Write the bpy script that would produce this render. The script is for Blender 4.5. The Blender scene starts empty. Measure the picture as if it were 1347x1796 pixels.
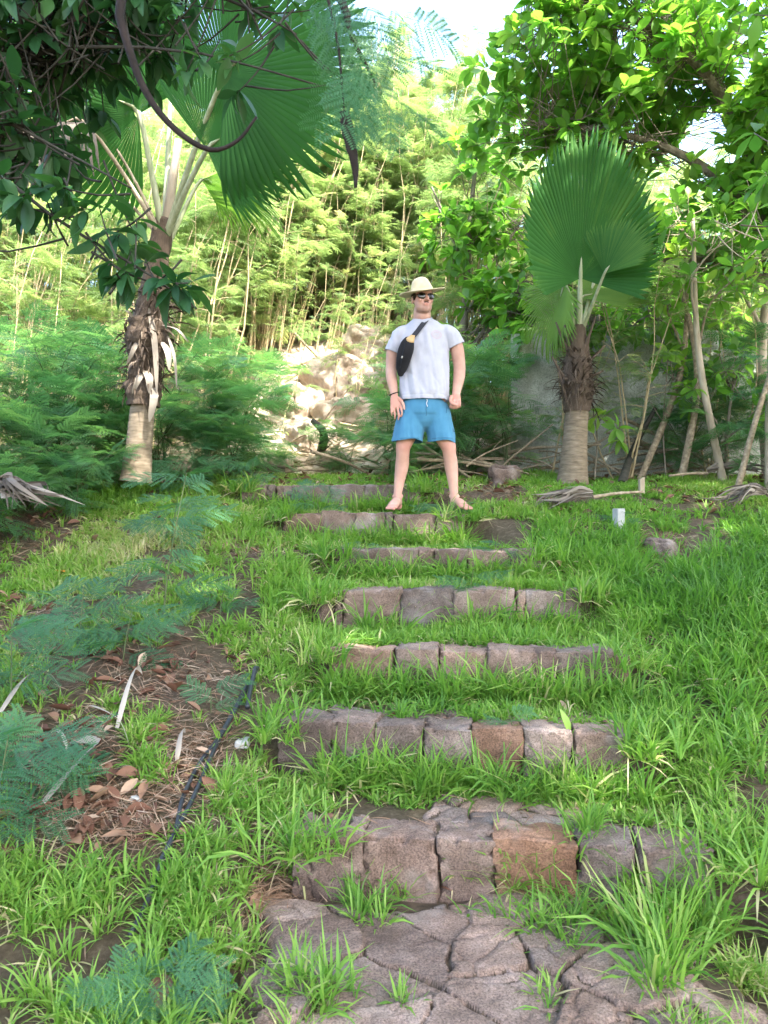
import bpy, bmesh, math, random
import numpy as np
from mathutils import Vector, Matrix, noise as mnoise
from mathutils.bvhtree import BVHTree
random.seed(7); rng = np.random.default_rng(7)
SC = bpy.context.scene
COL = SC.collection
R = math.radians
F = 1350.0; CX = 673.5; CY = 898.0; ZC = 1.30      # lens in photo pixels, eye height above the lowest paving
ASP = 1.0

def P(px, py, d):                                   # point at distance d along y
    return np.array([(px-CX)*d/F, d, ZC-(py-CY)*d/F])

# ------------------------------------------------------------------ numpy noise
def _h(ix, iy, iz, s=0):
    n = (ix.astype(np.int64)*374761393 + iy.astype(np.int64)*668265263 + iz.astype(np.int64)*2147483647 + s*974634777) & 0x7fffffff
    n = ((n ^ (n >> 13))*1274126177) & 0x7fffffff
    n = n ^ (n >> 16)
    return (n & 0xffff)/65535.0
def vnoise(x, y, z=None, s=0):
    x = np.asarray(x, float); y = np.asarray(y, float); z = np.zeros_like(x) if z is None else np.asarray(z, float)
    ix, iy, iz = np.floor(x), np.floor(y), np.floor(z)
    fx, fy, fz = x-ix, y-iy, z-iz
    fx, fy, fz = [f*f*(3-2*f) for f in (fx, fy, fz)]
    o = 0
    for a in (0, 1):
        for b in (0, 1):
            for c in (0, 1):
                o = o + _h(ix+a, iy+b, iz+c, s)*(fx if a else 1-fx)*(fy if b else 1-fy)*(fz if c else 1-fz)
    return o*2-1
def fbm(x, y, z=None, s=0, o=3):
    r = 0; a = 1; t = 0
    for k in range(o):
        r = r+a*vnoise(np.asarray(x)*2**k, np.asarray(y)*2**k, None if z is None else np.asarray(z)*2**k, s+k); t += a; a *= .5
    return r/t
def sst(a, b, x):
    t = np.clip((x-a)/(b-a), 0, 1); return t*t*(3-2*t)

# ------------------------------------------------------------------ mesh builder (quads)
class MB:
    def __init__(s): s.V = []; s.Q = []; s.T = []; s.n = 0; s.M = []
    def add(s, V, Q, tint=0.5, mi=0):
        V = np.asarray(V, float).reshape(-1, 3); Q = np.asarray(Q, np.int64).reshape(-1, 4)
        s.V.append(V); s.Q.append(Q+s.n); s.n += len(V)
        s.T.append(np.broadcast_to(np.asarray(tint, float), (len(Q),)) if np.ndim(tint) == 0 else np.asarray(tint, float))
        s.M.append(np.full(len(Q), mi, np.int32))
    def inst(s, tpl, pos, rot, sc, tint, mi=0):
        V, Q = tpl; N = len(pos)
        if N == 0: return
        sc = np.broadcast_to(np.asarray(sc, float), (N,))
        W = np.einsum('nij,vj->nvi', rot, V)*sc[:, None, None]+np.asarray(pos)[:, None, :]
        QQ = Q[None]+(np.arange(N)*len(V))[:, None, None]
        s.add(W, QQ, np.repeat(np.broadcast_to(np.asarray(tint, float), (N,)), len(Q)), mi)
    def tube(s, pts, rad, k=7, tint=0.5, cap=True, mi=0):
        pts = np.asarray(pts, float); n = len(pts); rad = np.broadcast_to(np.asarray(rad, float), (n,)).copy()
        if cap:
            pts = np.vstack([pts, pts[-1]+(pts[-1]-pts[-2])*1e-3]); rad = np.append(rad, 1e-4); n += 1
        t = np.gradient(pts, axis=0); t /= np.linalg.norm(t, axis=1)[:, None]+1e-12
        ref = np.array([0.31, 0.9, 0.2]) if abs(t[0][2]) > .6 else np.array([0.05, 0.1, 1.])
        u = np.cross(t, ref); u /= np.linalg.norm(u, axis=1)[:, None]+1e-9
        v = np.cross(t, u)
        a = np.linspace(0, 2*np.pi, k, endpoint=False)
        V = pts[:, None]+rad[:, None, None]*(np.cos(a)[None, :, None]*u[:, None]+np.sin(a)[None, :, None]*v[:, None])
        i = np.arange(n-1)[:, None]*k; j = np.arange(k)[None]; j2 = (j+1) % k
        Q = np.stack([i+j, i+j2, i+k+j2, i+k+j], -1)
        s.add(V, Q, tint, mi)
    def build(s, name, mats, parent=None, smooth=False, noscatter=False):
        me = bpy.data.meshes.new(name)
        V = np.concatenate(s.V); Q = np.concatenate(s.Q); T = np.concatenate(s.T); M = np.concatenate(s.M)
        me.vertices.add(len(V)); me.vertices.foreach_set('co', V.astype(np.float32).ravel())
        me.loops.add(len(Q)*4); me.loops.foreach_set('vertex_index', Q.astype(np.int32).ravel())
        me.polygons.add(len(Q)); me.polygons.foreach_set('loop_start', np.arange(0, len(Q)*4, 4, dtype=np.int32))
        me.polygons.foreach_set('material_index', M)
        if smooth: me.polygons.foreach_set('use_smooth', np.ones(len(Q), bool))
        at = me.attributes.new('tint', 'FLOAT', 'FACE'); at.data.foreach_set('value', T.astype(np.float32))
        me.update(calc_edges=True)
        for m in (mats if isinstance(mats, (list, tuple)) else [mats]): me.materials.append(m)
        return link(name, me, parent)

def link(name, me, parent=None):
    o = bpy.data.objects.new(name, me); COL.objects.link(o)
    if parent is not None: o.parent = parent; o.matrix_parent_inverse = Matrix.Translation(-parent.location) if parent.location.length > 0 else Matrix.Identity(4)
    return o
def tag(o, label=None, cat=None, group=None, kind=None):
    if label: o['label'] = label
    if cat: o['category'] = cat
    if group: o['group'] = group
    if kind: o['kind'] = kind
    return o
def empty(name, label, cat, loc=(0, 0, 0), group=None):
    o = bpy.data.objects.new(name, None); COL.objects.link(o); o.location = loc; o.empty_display_size = .1
    return tag(o, label, cat, group)
def dup(root, loc, rz=0, sc=1, label=None, tilt=(0, 0)):
    r = root.copy(); COL.objects.link(r); r.location = loc; r.rotation_euler = (tilt[0], tilt[1], rz); r.scale = (sc,)*3
    if label: r['label'] = label
    for ch in root.children:
        c = ch.copy(); COL.objects.link(c); c.parent = r
        for g in ch.children:
            d = g.copy(); COL.objects.link(d); d.parent = c
    return r
def grid_quads(nu, nv):
    i = np.arange(nu-1)[:, None]*nv; j = np.arange(nv-1)[None]
    return np.stack([i+j, i+j+1, i+nv+j+1, i+nv+j], -1).reshape(-1, 4)
def frames(d, n):
    """rotation matrices with local y along d and local z near n"""
    d = np.asarray(d, float); n = np.asarray(n, float)
    d = d/(np.linalg.norm(d, axis=-1, keepdims=True)+1e-9)
    x = np.cross(d, n); x /= np.linalg.norm(x, axis=-1, keepdims=True)+1e-9
    z = np.cross(x, d)
    return np.stack([x, d, z], -1)
def unit(v): v = np.asarray(v, float); return v/(np.linalg.norm(v, axis=-1, keepdims=True)+1e-9)
def curve(pts, n=12):
    """Catmull-Rom through points"""
    p = np.asarray(pts, float); p = np.vstack([2*p[0]-p[1], p, 2*p[-1]-p[-2]]); out = []
    m = len(p)-3
    for t in np.linspace(0, m, n):
        i = min(int(t), m-1); f = t-i; a, b, c, d = p[i:i+4]
        out.append(.5*((2*b)+(c-a)*f+(2*a-5*b+4*c-d)*f*f+(3*b-a-3*c+d)*f**3))
    return np.array(out)

# ------------------------------------------------------------------ materials
def newmat(name):
    m = bpy.data.materials.new(name); m.use_nodes = True
    nt = m.node_tree; nt.nodes.clear()
    return m, nt, nt.nodes.new('ShaderNodeOutputMaterial')
def N(nt, t, **k):
    n = nt.nodes.new('ShaderNode'+t)
    for a, b in k.items():
        if a in n.inputs.keys() if isinstance(a, str) else False: n.inputs[a].default_value = b
        else: setattr(n, a, b)
    return n
def ramp(nt, src, stops):
    r = nt.nodes.new('ShaderNodeValToRGB'); e = r.color_ramp.elements
    while len(e) < len(stops): e.new(.5)
    for k, (p, c) in enumerate(stops): e[k].position = p; e[k].color = (*c, 1)
    nt.links.new(src, r.inputs[0]); return r.outputs[0]
def noise_tex(nt, scale, detail=4, rough=.55, coord='Object', vec=None, stretch=None):
    tc = nt.nodes.new('ShaderNodeTexCoord'); n = nt.nodes.new('ShaderNodeTexNoise')
    n.inputs['Scale'].default_value = scale; n.inputs['Detail'].default_value = detail; n.inputs['Roughness'].default_value = rough
    if stretch:
        mp = nt.nodes.new('ShaderNodeMapping'); mp.inputs['Scale'].default_value = stretch
        nt.links.new(tc.outputs[coord], mp.inputs[0]); nt.links.new(mp.outputs[0], n.inputs['Vector'])
    else: nt.links.new(tc.outputs[coord], n.inputs['Vector'])
    return n.outputs['Fac']
def mixc(nt, fac, a, b, mode='MIX'):
    m = nt.nodes.new('ShaderNodeMix'); m.data_type = 'RGBA'; m.blend_type = mode
    for s, v in ((m.inputs[0], fac), (m.inputs[6], a), (m.inputs[7], b)):
        if isinstance(v, (int, float)): s.default_value = v
        elif isinstance(v, tuple): s.default_value = (*v, 1)
        else: nt.links.new(v, s)
    return m.outputs[2]
def math_(nt, op, a, b=0., clamp=False):
    m = nt.nodes.new('ShaderNodeMath'); m.operation = op; m.use_clamp = clamp
    for s, v in ((m.inputs[0], a), (m.inputs[1], b)):
        if isinstance(v, (int, float)): s.default_value = v
        else: nt.links.new(v, s)
    return m.outputs[0]
def attr(nt, name):
    a = nt.nodes.new('ShaderNodeAttribute'); a.attribute_name = name; return a.outputs['Fac']
def bump(nt, h, strength=.3, dist=.01):
    b = nt.nodes.new('ShaderNodeBump'); b.inputs['Strength'].default_value = strength; b.inputs['Distance'].default_value = dist
    nt.links.new(h, b.inputs['Height']); return b.outputs[0]
def leafmat(name, stops, trans=.45, tcol=None, rough=.45, spec=.35):
    """blade colour from the per-leaf tint, with light passing through"""
    m, nt, out = newmat(name)
    oi = nt.nodes.new('ShaderNodeObjectInfo')
    f = math_(nt, 'ADD', attr(nt, 'tint'), math_(nt, 'MULTIPLY', math_(nt, 'SUBTRACT', oi.outputs['Random'], .5), .25))
    f = math_(nt, 'ADD', f, math_(nt, 'MULTIPLY', math_(nt, 'SUBTRACT', noise_tex(nt, 2.2, 3), .5), .5), True)
    c = ramp(nt, f, stops)
    p = nt.nodes.new('ShaderNodeBsdfPrincipled'); p.inputs['Roughness'].default_value = rough
    p.inputs['Specular IOR Level'].default_value = spec
    nt.links.new(c, p.inputs['Base Color'])
    t = nt.nodes.new('ShaderNodeBsdfTranslucent')
    tc = mixc(nt, 1.0, c, tcol or (1.9, 2.0, 1.0), 'MULTIPLY'); nt.links.new(tc, t.inputs[0])
    mx = nt.nodes.new('ShaderNodeMixShader'); mx.inputs[0].default_value = trans
    nt.links.new(p.outputs[0], mx.inputs[1]); nt.links.new(t.outputs[0], mx.inputs[2]); nt.links.new(mx.outputs[0], out.inputs[0])
    return m
def solid(name, stops, scale=8, rough=.85, spec=.2, bs=.3, bd=.01, bscale=None, stretch=None, tintmix=.0, detail=6, coord='Object'):
    m, nt, out = newmat(name)
    n = noise_tex(nt, scale, detail, .6, coord, stretch=stretch)
    f = n
    if tintmix: f = math_(nt, 'ADD', math_(nt, 'MULTIPLY', n, 1-tintmix), math_(nt, 'MULTIPLY', attr(nt, 'tint'), tintmix))
    p = nt.nodes.new('ShaderNodeBsdfPrincipled'); p.inputs['Roughness'].default_value = rough; p.inputs['Specular IOR Level'].default_value = spec
    nt.links.new(ramp(nt, f, stops), p.inputs['Base Color'])
    if bs: nt.links.new(bump(nt, noise_tex(nt, bscale or scale*3, 6, .65, coord, stretch=stretch), bs, bd), p.inputs['Normal'])
    nt.links.new(p.outputs[0], out.inputs[0]); return m

MT = {}
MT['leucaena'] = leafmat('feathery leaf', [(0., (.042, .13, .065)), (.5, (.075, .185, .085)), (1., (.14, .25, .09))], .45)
MT['leucaena_far'] = leafmat('sunlit feathery leaf', [(0., (.11, .175, .08)), (.5, (.18, .255, .11)), (.85, (.26, .32, .14)), (1., (.36, .32, .18))], .5, (1.6, 1.7, 1.1))  # paler copy of the feathery leaf, with sunlight put into its colour
MT['seedling'] = leafmat('bluish feathery leaf', [(0., (.036, .115, .055)), (1., (.075, .185, .080))], .4)
MT['broad'] = leafmat('broad leaf', [(0., (.05, .14, .028)), (.5, (.10, .225, .042)), (.85, (.16, .30, .055)), (1., (.22, .34, .07))], .55, rough=.4, spec=.4)
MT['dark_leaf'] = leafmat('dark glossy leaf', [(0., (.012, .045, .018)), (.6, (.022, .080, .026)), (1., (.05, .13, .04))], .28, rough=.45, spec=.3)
MT['palm'] = leafmat('palm blade', [(0., (.016, .062, .018)), (.6, (.034, .115, .026)), (1., (.11, .20, .04))], .33, rough=.6, spec=.12)
MT['palm_dead'] = leafmat('dead palm blade', [(0., (.10, .07, .04)), (.6, (.22, .16, .09)), (1., (.36, .29, .19))], .2, (1.2, 1.1, .9), .8, .1)
MT['palm_grey'] = leafmat('grey dry palm blade', [(0., (.06, .05, .04)), (.6, (.17, .145, .12)), (1., (.36, .32, .27))], .1, (1.2, 1.1, .9), .85, .1)
MT['grass'] = leafmat('grass blade', [(0., (.055, .145, .028)), (.45, (.115, .245, .040)), (.80, (.20, .33, .060)), (.93, (.29, .34, .12)), (1., (.50, .43, .27))], .42, (1.4, 1.6, .8), .5, .3)
MT['litter'] = leafmat('dead leaf', [(0., (.06, .03, .02)), (.4, (.15, .075, .05)), (.75, (.27, .17, .11)), (1., (.42, .34, .26))], .12, (1.2, 1, .8), .7, .2)
MT['orange_leaf'] = leafmat('orange leaf', [(0., (.55, .20, .02)), (1., (.65, .30, .05))], .3, (1.2, 1, .8), .6, .2)
MT['stem'] = solid('pale thin stem', [(.3, (.26, .20, .11)), (.7, (.50, .40, .25))], 12, stretch=(6, 6, 1))
MT['stem_green'] = solid('green thin stem', [(.3, (.05, .075, .03)), (.7, (.11, .13, .06))], 12)
MT['bark'] = solid('grey brown bark', [(.25, (.08, .065, .05)), (.55, (.20, .17, .13)), (.8, (.36, .32, .27))], 9, bs=.6, bd=.02, bscale=30, stretch=(2, 2, .6))
MT['bark_pale'] = solid('pale bark', [(.25, (.20, .16, .11)), (.55, (.36, .30, .22)), (.8, (.52, .47, .38))], 7, bs=.4, bd=.01, stretch=(2, 2, .5))
MT['bark_dark'] = solid('dark bark', [(.3, (.02, .02, .016)), (.7, (.06, .056, .045))], 14, bs=.5)
MT['pod'] = solid('seed pod skin', [(.3, (.010, .008, .007)), (.7, (.028, .020, .018))], 20)
MT['petiole'] = solid('petiole', [(.3, (.20, .24, .12)), (.7, (.42, .43, .30))], 6, rough=.5, stretch=(4, 4, .5))
MT['palm_trunk'] = solid('palm trunk', [(.25, (.09, .07, .045)), (.55, (.19, .15, .105)), (.8, (.29, .24, .18))], 10, bs=.5, bd=.01, stretch=(1, 1, 5))
MT['fibre'] = solid('palm fibre', [(.25, (.035, .025, .018)), (.55, (.12, .088, .064)), (.85, (.32, .27, .21))], 26, bs=.7, bd=.02, stretch=(4, 4, .7), tintmix=.5)
MT['dry_wood'] = solid('dry wood', [(.25, (.10, .075, .05)), (.55, (.28, .22, .15)), (.8, (.50, .42, .32))], 10, bs=.4, stretch=(3, 3, 3))
# ------------------------------------------------------------------ terrain
#        z,  left end (x,y), right end (x,y), depth of bare stone
STEPS = [(.20, (-.32, 2.66), (1.10, 2.50), .20),
         (.42, (-.43, 3.25), (1.02, 3.04), .15),
         (.63, (-.28, 3.82), (1.16, 3.62), .16),
         (.85, (-.38, 4.40), (1.14, 4.44), .08),
         (1.055, (-.34, 5.15), (1.02, 4.96), .14),
         (1.295, (-.76, 5.80), (.62, 5.80), .10),
         (1.53, (-1.20, 6.50), (.32, 6.52), .08)]
def step_line(i, x):
    z, (xl, yl), (xr, yr), d = STEPS[i]
    return yl+(yr-yl)*(x-xl)/(xr-xl)
SY = [1.2]+[.5*(s[1][1]+s[2][1]) for s in STEPS]
SXL = [-.42]+[s[1][0] for s in STEPS]; SXR = [.98]+[s[2][0] for s in STEPS]
def gz(x, y):
    x = np.asarray(x, float); y = np.asarray(y, float)
    side = np.interp(y, [-60, -8, 1., 2.2, 6.6, 7.6, 9., 30, 90], [-8, -1.5, -.1, .02, 1.47, 1.62, 1.70, 2.2, 3.])
    side = side+.045*fbm(x*1.3, y*1.3, s=3)+.012*fbm(x*6, y*6, s=5)
    st = np.zeros_like(x)-.05; pz = 0.
    for i, s in enumerate(STEPS):
        st = st+(s[0]-.025-(pz-.025 if i else -.05))*sst(-.01, .13, y-step_line(i, x)); pz = s[0]
    st = st+.010*fbm(x*7, y*7, s=9)
    st = np.where(y > 6.9, st+sst(6.9, 8.5, y)*.16, st)
    xl = np.interp(y, SY, SXL); xr = np.interp(y, SY, SXR)
    m = sst(xl-.24, xl-.01, x)*(1-sst(xr+.01, xr+.24, x))*(1-sst(6.9, 7.6, y))*sst(-.5, .6, y)
    z = side*(1-m)+st*m
    hm = 1-sst(.4, 2.0, x)
    z = z+(1-hm)*np.interp(y, [10.2, 11, 15, 20], [0, .3, 1.9, 2.3])
    hill = np.interp(y, [8.6, 9.4, 15.5, 22, 60], [0, .28, 3.9, 5.2, 8])
    z = z+hill*hm+hm*sst(9, 11, y)*.25*fbm(x*.5, y*.5, s=21)
    z = z+.12*fbm(x*2.4, y*2.4, s=33)*sst(8.6, 10, y)
    return z
def G(px, py):
    """the point of the ground seen at a photo pixel"""
    dx = (px-CX)/F; dz = -(py-CY)/F
    d = np.arange(1.0, 40, .01)
    h = ZC+dz*d-gz(dx*d, d)
    k = np.where(h < 0)[0]
    d = d[k[0]] if len(k) else 12.
    return np.array([dx*d, d, float(gz(np.array([dx*d]), np.array([d]))[0])])
def proj(x, y, z):
    return CX+x/y*F, CY-(z-ZC)/y*F

def Gv(ab):
    ab = np.asarray(ab, float); dx = ((ab[:, 0]-CX)/F)[:, None]; dz = (-(ab[:, 1]-CY)/F)[:, None]
    d = np.arange(1.0, 14, .02)[None]; h = ZC+dz*d-gz(dx*d, d+0*dx); k = np.argmax(h < 0, 1); dd = d[0][k]
    x = dx[:, 0]*dd; return np.stack([x, dd, gz(x, dd)], -1)
xs = np.concatenate([np.linspace(-70, -9, 24)[:-1], np.linspace(-9, -3.2, 60)[:-1], np.linspace(-3.2, 3.6, 250)[:-1], np.linspace(3.6, 9, 50)[:-1], np.linspace(9, 70, 24)])
ys = np.concatenate([np.linspace(-60, .5, 26)[:-1], np.linspace(.5, 8.6, 300)[:-1], np.linspace(8.6, 17, 110)[:-1], np.linspace(17, 90, 34)])
X, Y = np.meshgrid(xs, ys, indexing='ij')
Z = gz(X, Y)
me = bpy.data.meshes.new('ground')
me.from_pydata(np.stack([X, Y, Z], -1).reshape(-1, 3).tolist(), [], grid_quads(len(xs), len(ys))[:, ::-1].tolist())
me.polygons.foreach_set('use_smooth', np.ones(len(me.polygons), bool))
# where the hillside is bare pale rock and dry earth
pale = np.exp(-(((X+.55)/1.3)**2+((Y-10.5)/2.3)**2)**2)
dry = sst(8.9, 9.8, Y)*(.45+.5*fbm(X*1.1, Y*1.1, s=52))
pale = np.clip(pale*1.5+dry*1.0+.5*fbm(X*1.2, Y*1.2, s=50)*pale, 0, 1)
at = me.attributes.new('pale', 'FLOAT', 'POINT'); at.data.foreach_set('value', pale.ravel().astype(np.float32))
at = me.attributes.new('turf', 'FLOAT', 'POINT')
turf = sst(8.9, 8.0, Y)*np.clip(.55+.9*fbm(X*1.6, Y*1.6, s=60), 0, 1)
at.data.foreach_set('value', turf.ravel().astype(np.float32))
m, nt, out = newmat('earth')
p = nt.nodes.new('ShaderNodeBsdfPrincipled'); p.inputs['Roughness'].default_value = .95; p.inputs['Specular IOR Level'].default_value = .1
soil = ramp(nt, noise_tex(nt, 22, 10, .8), [(.25, (.055, .04, .03)), (.5, (.13, .098, .072)), (.72, (.24, .19, .145)), (.85, (.36, .31, .25))])
rock = ramp(nt, noise_tex(nt, 5, 8, .7, stretch=(1, 1, 2)), [(.25, (.17, .12, .08)), (.45, (.46, .36, .25)), (.62, (.68, .60, .49)), (.8, (.78, .73, .66))])
green = ramp(nt, noise_tex(nt, 40, 5, .7), [(.3, (.035, .034, .016)), (.5, (.10, .085, .045)), (.7, (.22, .19, .11))])
c = mixc(nt, math_(nt, 'MULTIPLY', attr(nt, 'turf'), .7), soil, green)
c = mixc(nt, attr(nt, 'pale'), c, rock)
nt.links.new(c, p.inputs['Base Color'])
nt.links.new(bump(nt, noise_tex(nt, 60, 10, .8), 1., .035), p.inputs['Normal'])
nt.links.new(p.outputs[0], out.inputs[0]); me.materials.append(m)
tag(link('ground', me), kind='structure')

# ------------------------------------------------------------------ stone
def stone_mat(name, cols, spots=True):
    m, nt, out = newmat(name)
    p = nt.nodes.new('ShaderNodeBsdfPrincipled'); p.inputs['Roughness'].default_value = .9; p.inputs['Specular IOR Level'].default_value = .15
    c = ramp(nt, noise_tex(nt, 7, 8, .7), cols)
    c = mixc(nt, 1., c, ramp(nt, noise_tex(nt, 2.4, 3, .5), [(.3, (.62, .60, .58)), (.55, (1, 1, 1)), (.75, (1.25, 1.2, 1.16))]), 'MULTIPLY')
    t = attr(nt, 'tint')
    c = mixc(nt, 1., c, ramp(nt, math_(nt, 'FRACT', math_(nt, 'MULTIPLY', t, 9.7)), [(0., (.74, .73, .74)), (.5, (1., .98, .96)), (1., (1.22, 1.17, 1.12))]), 'MULTIPLY')
    c = mixc(nt, t, c, mixc(nt, 1., c, (1.35, .95, .66), 'MULTIPLY'))
    sp = ramp(nt, noise_tex(nt, 150, 3, .8), [(.36, (.42, .40, .40)), (.5, (1, 1, 1)), (.64, (1.5, 1.46, 1.44))])
    c = mixc(nt, .85, c, sp, 'MULTIPLY')
    st = math_(nt, 'MULTIPLY', math_(nt, 'SUBTRACT', noise_tex(nt, 3.1, 4, .6), .56, True), 5., True)
    c = mixc(nt, math_(nt, 'MULTIPLY', st, .5), c, (.34, .33, .31))
    # faces turned upward are lighter and greyer than the fronts
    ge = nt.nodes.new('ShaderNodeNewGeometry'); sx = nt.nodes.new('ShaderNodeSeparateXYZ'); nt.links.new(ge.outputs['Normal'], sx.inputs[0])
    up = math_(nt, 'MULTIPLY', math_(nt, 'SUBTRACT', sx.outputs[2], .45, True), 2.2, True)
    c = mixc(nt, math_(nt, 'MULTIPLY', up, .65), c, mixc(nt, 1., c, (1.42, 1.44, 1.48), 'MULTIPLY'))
    nt.links.new(c, p.inputs['Base Color'])
    h = math_(nt, 'ADD', noise_tex(nt, 60, 8, .75), math_(nt, 'MULTIPLY', noise_tex(nt, 220, 4, .7), .4))
    nt.links.new(bump(nt, h, .85, .012), p.inputs['Normal'])
    nt.links.new(p.outputs[0], out.inputs[0]); return m
MT['granite'] = stone_mat('reddish granite', [(.25, (.085, .066, .056)), (.5, (.160, .130, .116)), (.75, (.26, .222, .205))])
MT['orange_granite'] = stone_mat('orange granite', [(.25, (.13, .085, .062)), (.5, (.25, .165, .118)), (.75, (.38, .27, .20))])
MT['crack'] = solid('soil in the cracks', [(.3, (.03, .022, .016)), (.7, (.10, .075, .055))], 30)

def rbox(mb, c, half, r, m=9, amp=.010, fr=9, yaw=0, tint=.4, mi=0, seed=0, tilt=0, chipd=0.):
    g = np.linspace(-1, 1, m); A, B = np.meshgrid(g, g, indexing='ij'); o = np.ones_like(A)
    half = np.array(half); ca, sa = math.cos(yaw), math.sin(yaw)
    for ax in range(3):
        for sg in (1, -1):
            q = [None]*3; q[ax] = sg*o; q[(ax+1) % 3] = A; q[(ax+2) % 3] = B*sg
            q = np.stack(q, -1).reshape(-1, 3)*half
            inn = np.clip(q, -(half-r), half-r); n = unit(q-inn); p = inn+n*r
            w = p+seed*3.7
            ed = np.sort(half-np.abs(q), 1)[:, 1]; chip = np.clip(fbm(w[:, 0]*fr*2.2, w[:, 1]*fr*2.2, w[:, 2]*fr*2.2, s=seed % 50+20)+.12, 0, 1)*np.exp(-ed/.022)*chipd
            p = p-unit(p/half**.5)*chip[:, None]
            n2 = unit(p/half**.5)
            p = p+n*(amp*.8*fbm(w[:, 0]*fr, w[:, 1]*fr, w[:, 2]*fr, s=seed % 50))[:, None]+n2*(amp*1.3*fbm(w[:, 0]*fr*.4, w[:, 1]*fr*.4, w[:, 2]*fr*.4, s=seed % 50+7, o=2))[:, None]
            p[:, 2] += tilt*p[:, 0]
            p = np.stack([p[:, 0]*ca-p[:, 1]*sa, p[:, 0]*sa+p[:, 1]*ca, p[:, 2]], -1)+np.asarray(c)
            mb.add(p, grid_quads(m, m), tint, mi)
def voro(u, v, seeds):
    d = np.sqrt((u[..., None]-seeds[:, 0])**2+(v[..., None]-seeds[:, 1])**2)
    k = np.argsort(d, -1)[..., :2]; ds = np.take_along_axis(d, k, -1)
    return ds[..., 1]-ds[..., 0], k[..., 0]
def jfine(U, V, seed):
    r = np.random.default_rng(seed+900); n = max(6, int(U*V/.012)); return np.stack([r.uniform(0, U, n), r.uniform(0, V, n)], -1)
def flag_field(mb, org, ux, uy, U, V, z, seeds, res=.012, crack=.035, edge=.05, ragged=.05, seed=0, dep=.045):
    nu, nv = int(U/res)+2, int(V/res)+2
    u, v = np.meshgrid(np.linspace(0, U, nu), np.linspace(0, V, nv), indexing='ij')
    wu = u+.022*fbm(u*9, v*9, s=seed+1); wv = v+.022*fbm(u*9, v*9, s=seed+2)
    e, k = voro(wu, wv, seeds)
    off = rng.uniform(-.011, .011, len(seeds)); tx = rng.uniform(-.05, .05, len(seeds)); ty = rng.uniform(-.05, .05, len(seeds)); tt = rng.uniform(.0, .35, len(seeds))
    h = off[k]+tx[k]*(u-seeds[k, 0])+ty[k]*(v-seeds[k, 1])
    e2, k2 = voro(wu+.03*fbm(u*14, v*14, s=seed+31), wv, jfine(U, V, seed)); fine = (1-sst(.0, .009, e2))*sst(-.12, .18, fbm(u*3, v*3, s=seed+33))
    top = sst(.002, crack, e+.012*fbm(u*30, v*30, s=seed))
    bd = np.minimum.reduce([u, U-u, v, V-v])+ragged*fbm(u*5, v*5, s=seed+5)
    inside = sst(0, edge, bd)
    zz = z+(h+.006*fbm(u*22, v*22, s=seed+8, o=4))*top*inside-.009*fine*top-dep*(1-top)-dep*1.4*(1-inside)
    x = org[0]+ux[0]*u+uy[0]*v; y = org[1]+ux[1]*u+uy[1]*v
    q = grid_quads(nu, nv)[:, ::-1]
    tp = (top*inside*(1-.75*fine)).ravel()[q].mean(1)
    ti = tt[k].ravel()[q[:, 0]]
    mi = np.where(tp < .42, 1, 0)
    Vv = np.stack([x, y, zz], -1).reshape(-1, 3)
    for w in (0, 1):
        mb.add(Vv, q[mi == w], ti[mi == w], w)
def jseeds(U, V, s, j=.42):
    nu, nv = max(2, round(U/s)), max(1, round(V/s)); o = []
    for a in range(-1, nu+1):
        for b in range(-1, nv+1):
            o.append(((a+.5+rng.uniform(-j, j)+.5*(b % 2))*U/nu, (b+.5+rng.uniform(-j, j))*V/nv))
    return np.array(o)

# paving at the foot of the steps
mb = MB()
flag_field(mb, (-.40, .55), (1, 0), (0, 1), 1.38, 2.06, .012, jseeds(1.38, 2.06, .25, .7), .006, .009, .10, .16, 3, .022)
tag(mb.build('paving', [MT['granite'], MT['crack']], smooth=True), kind='structure')

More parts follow.
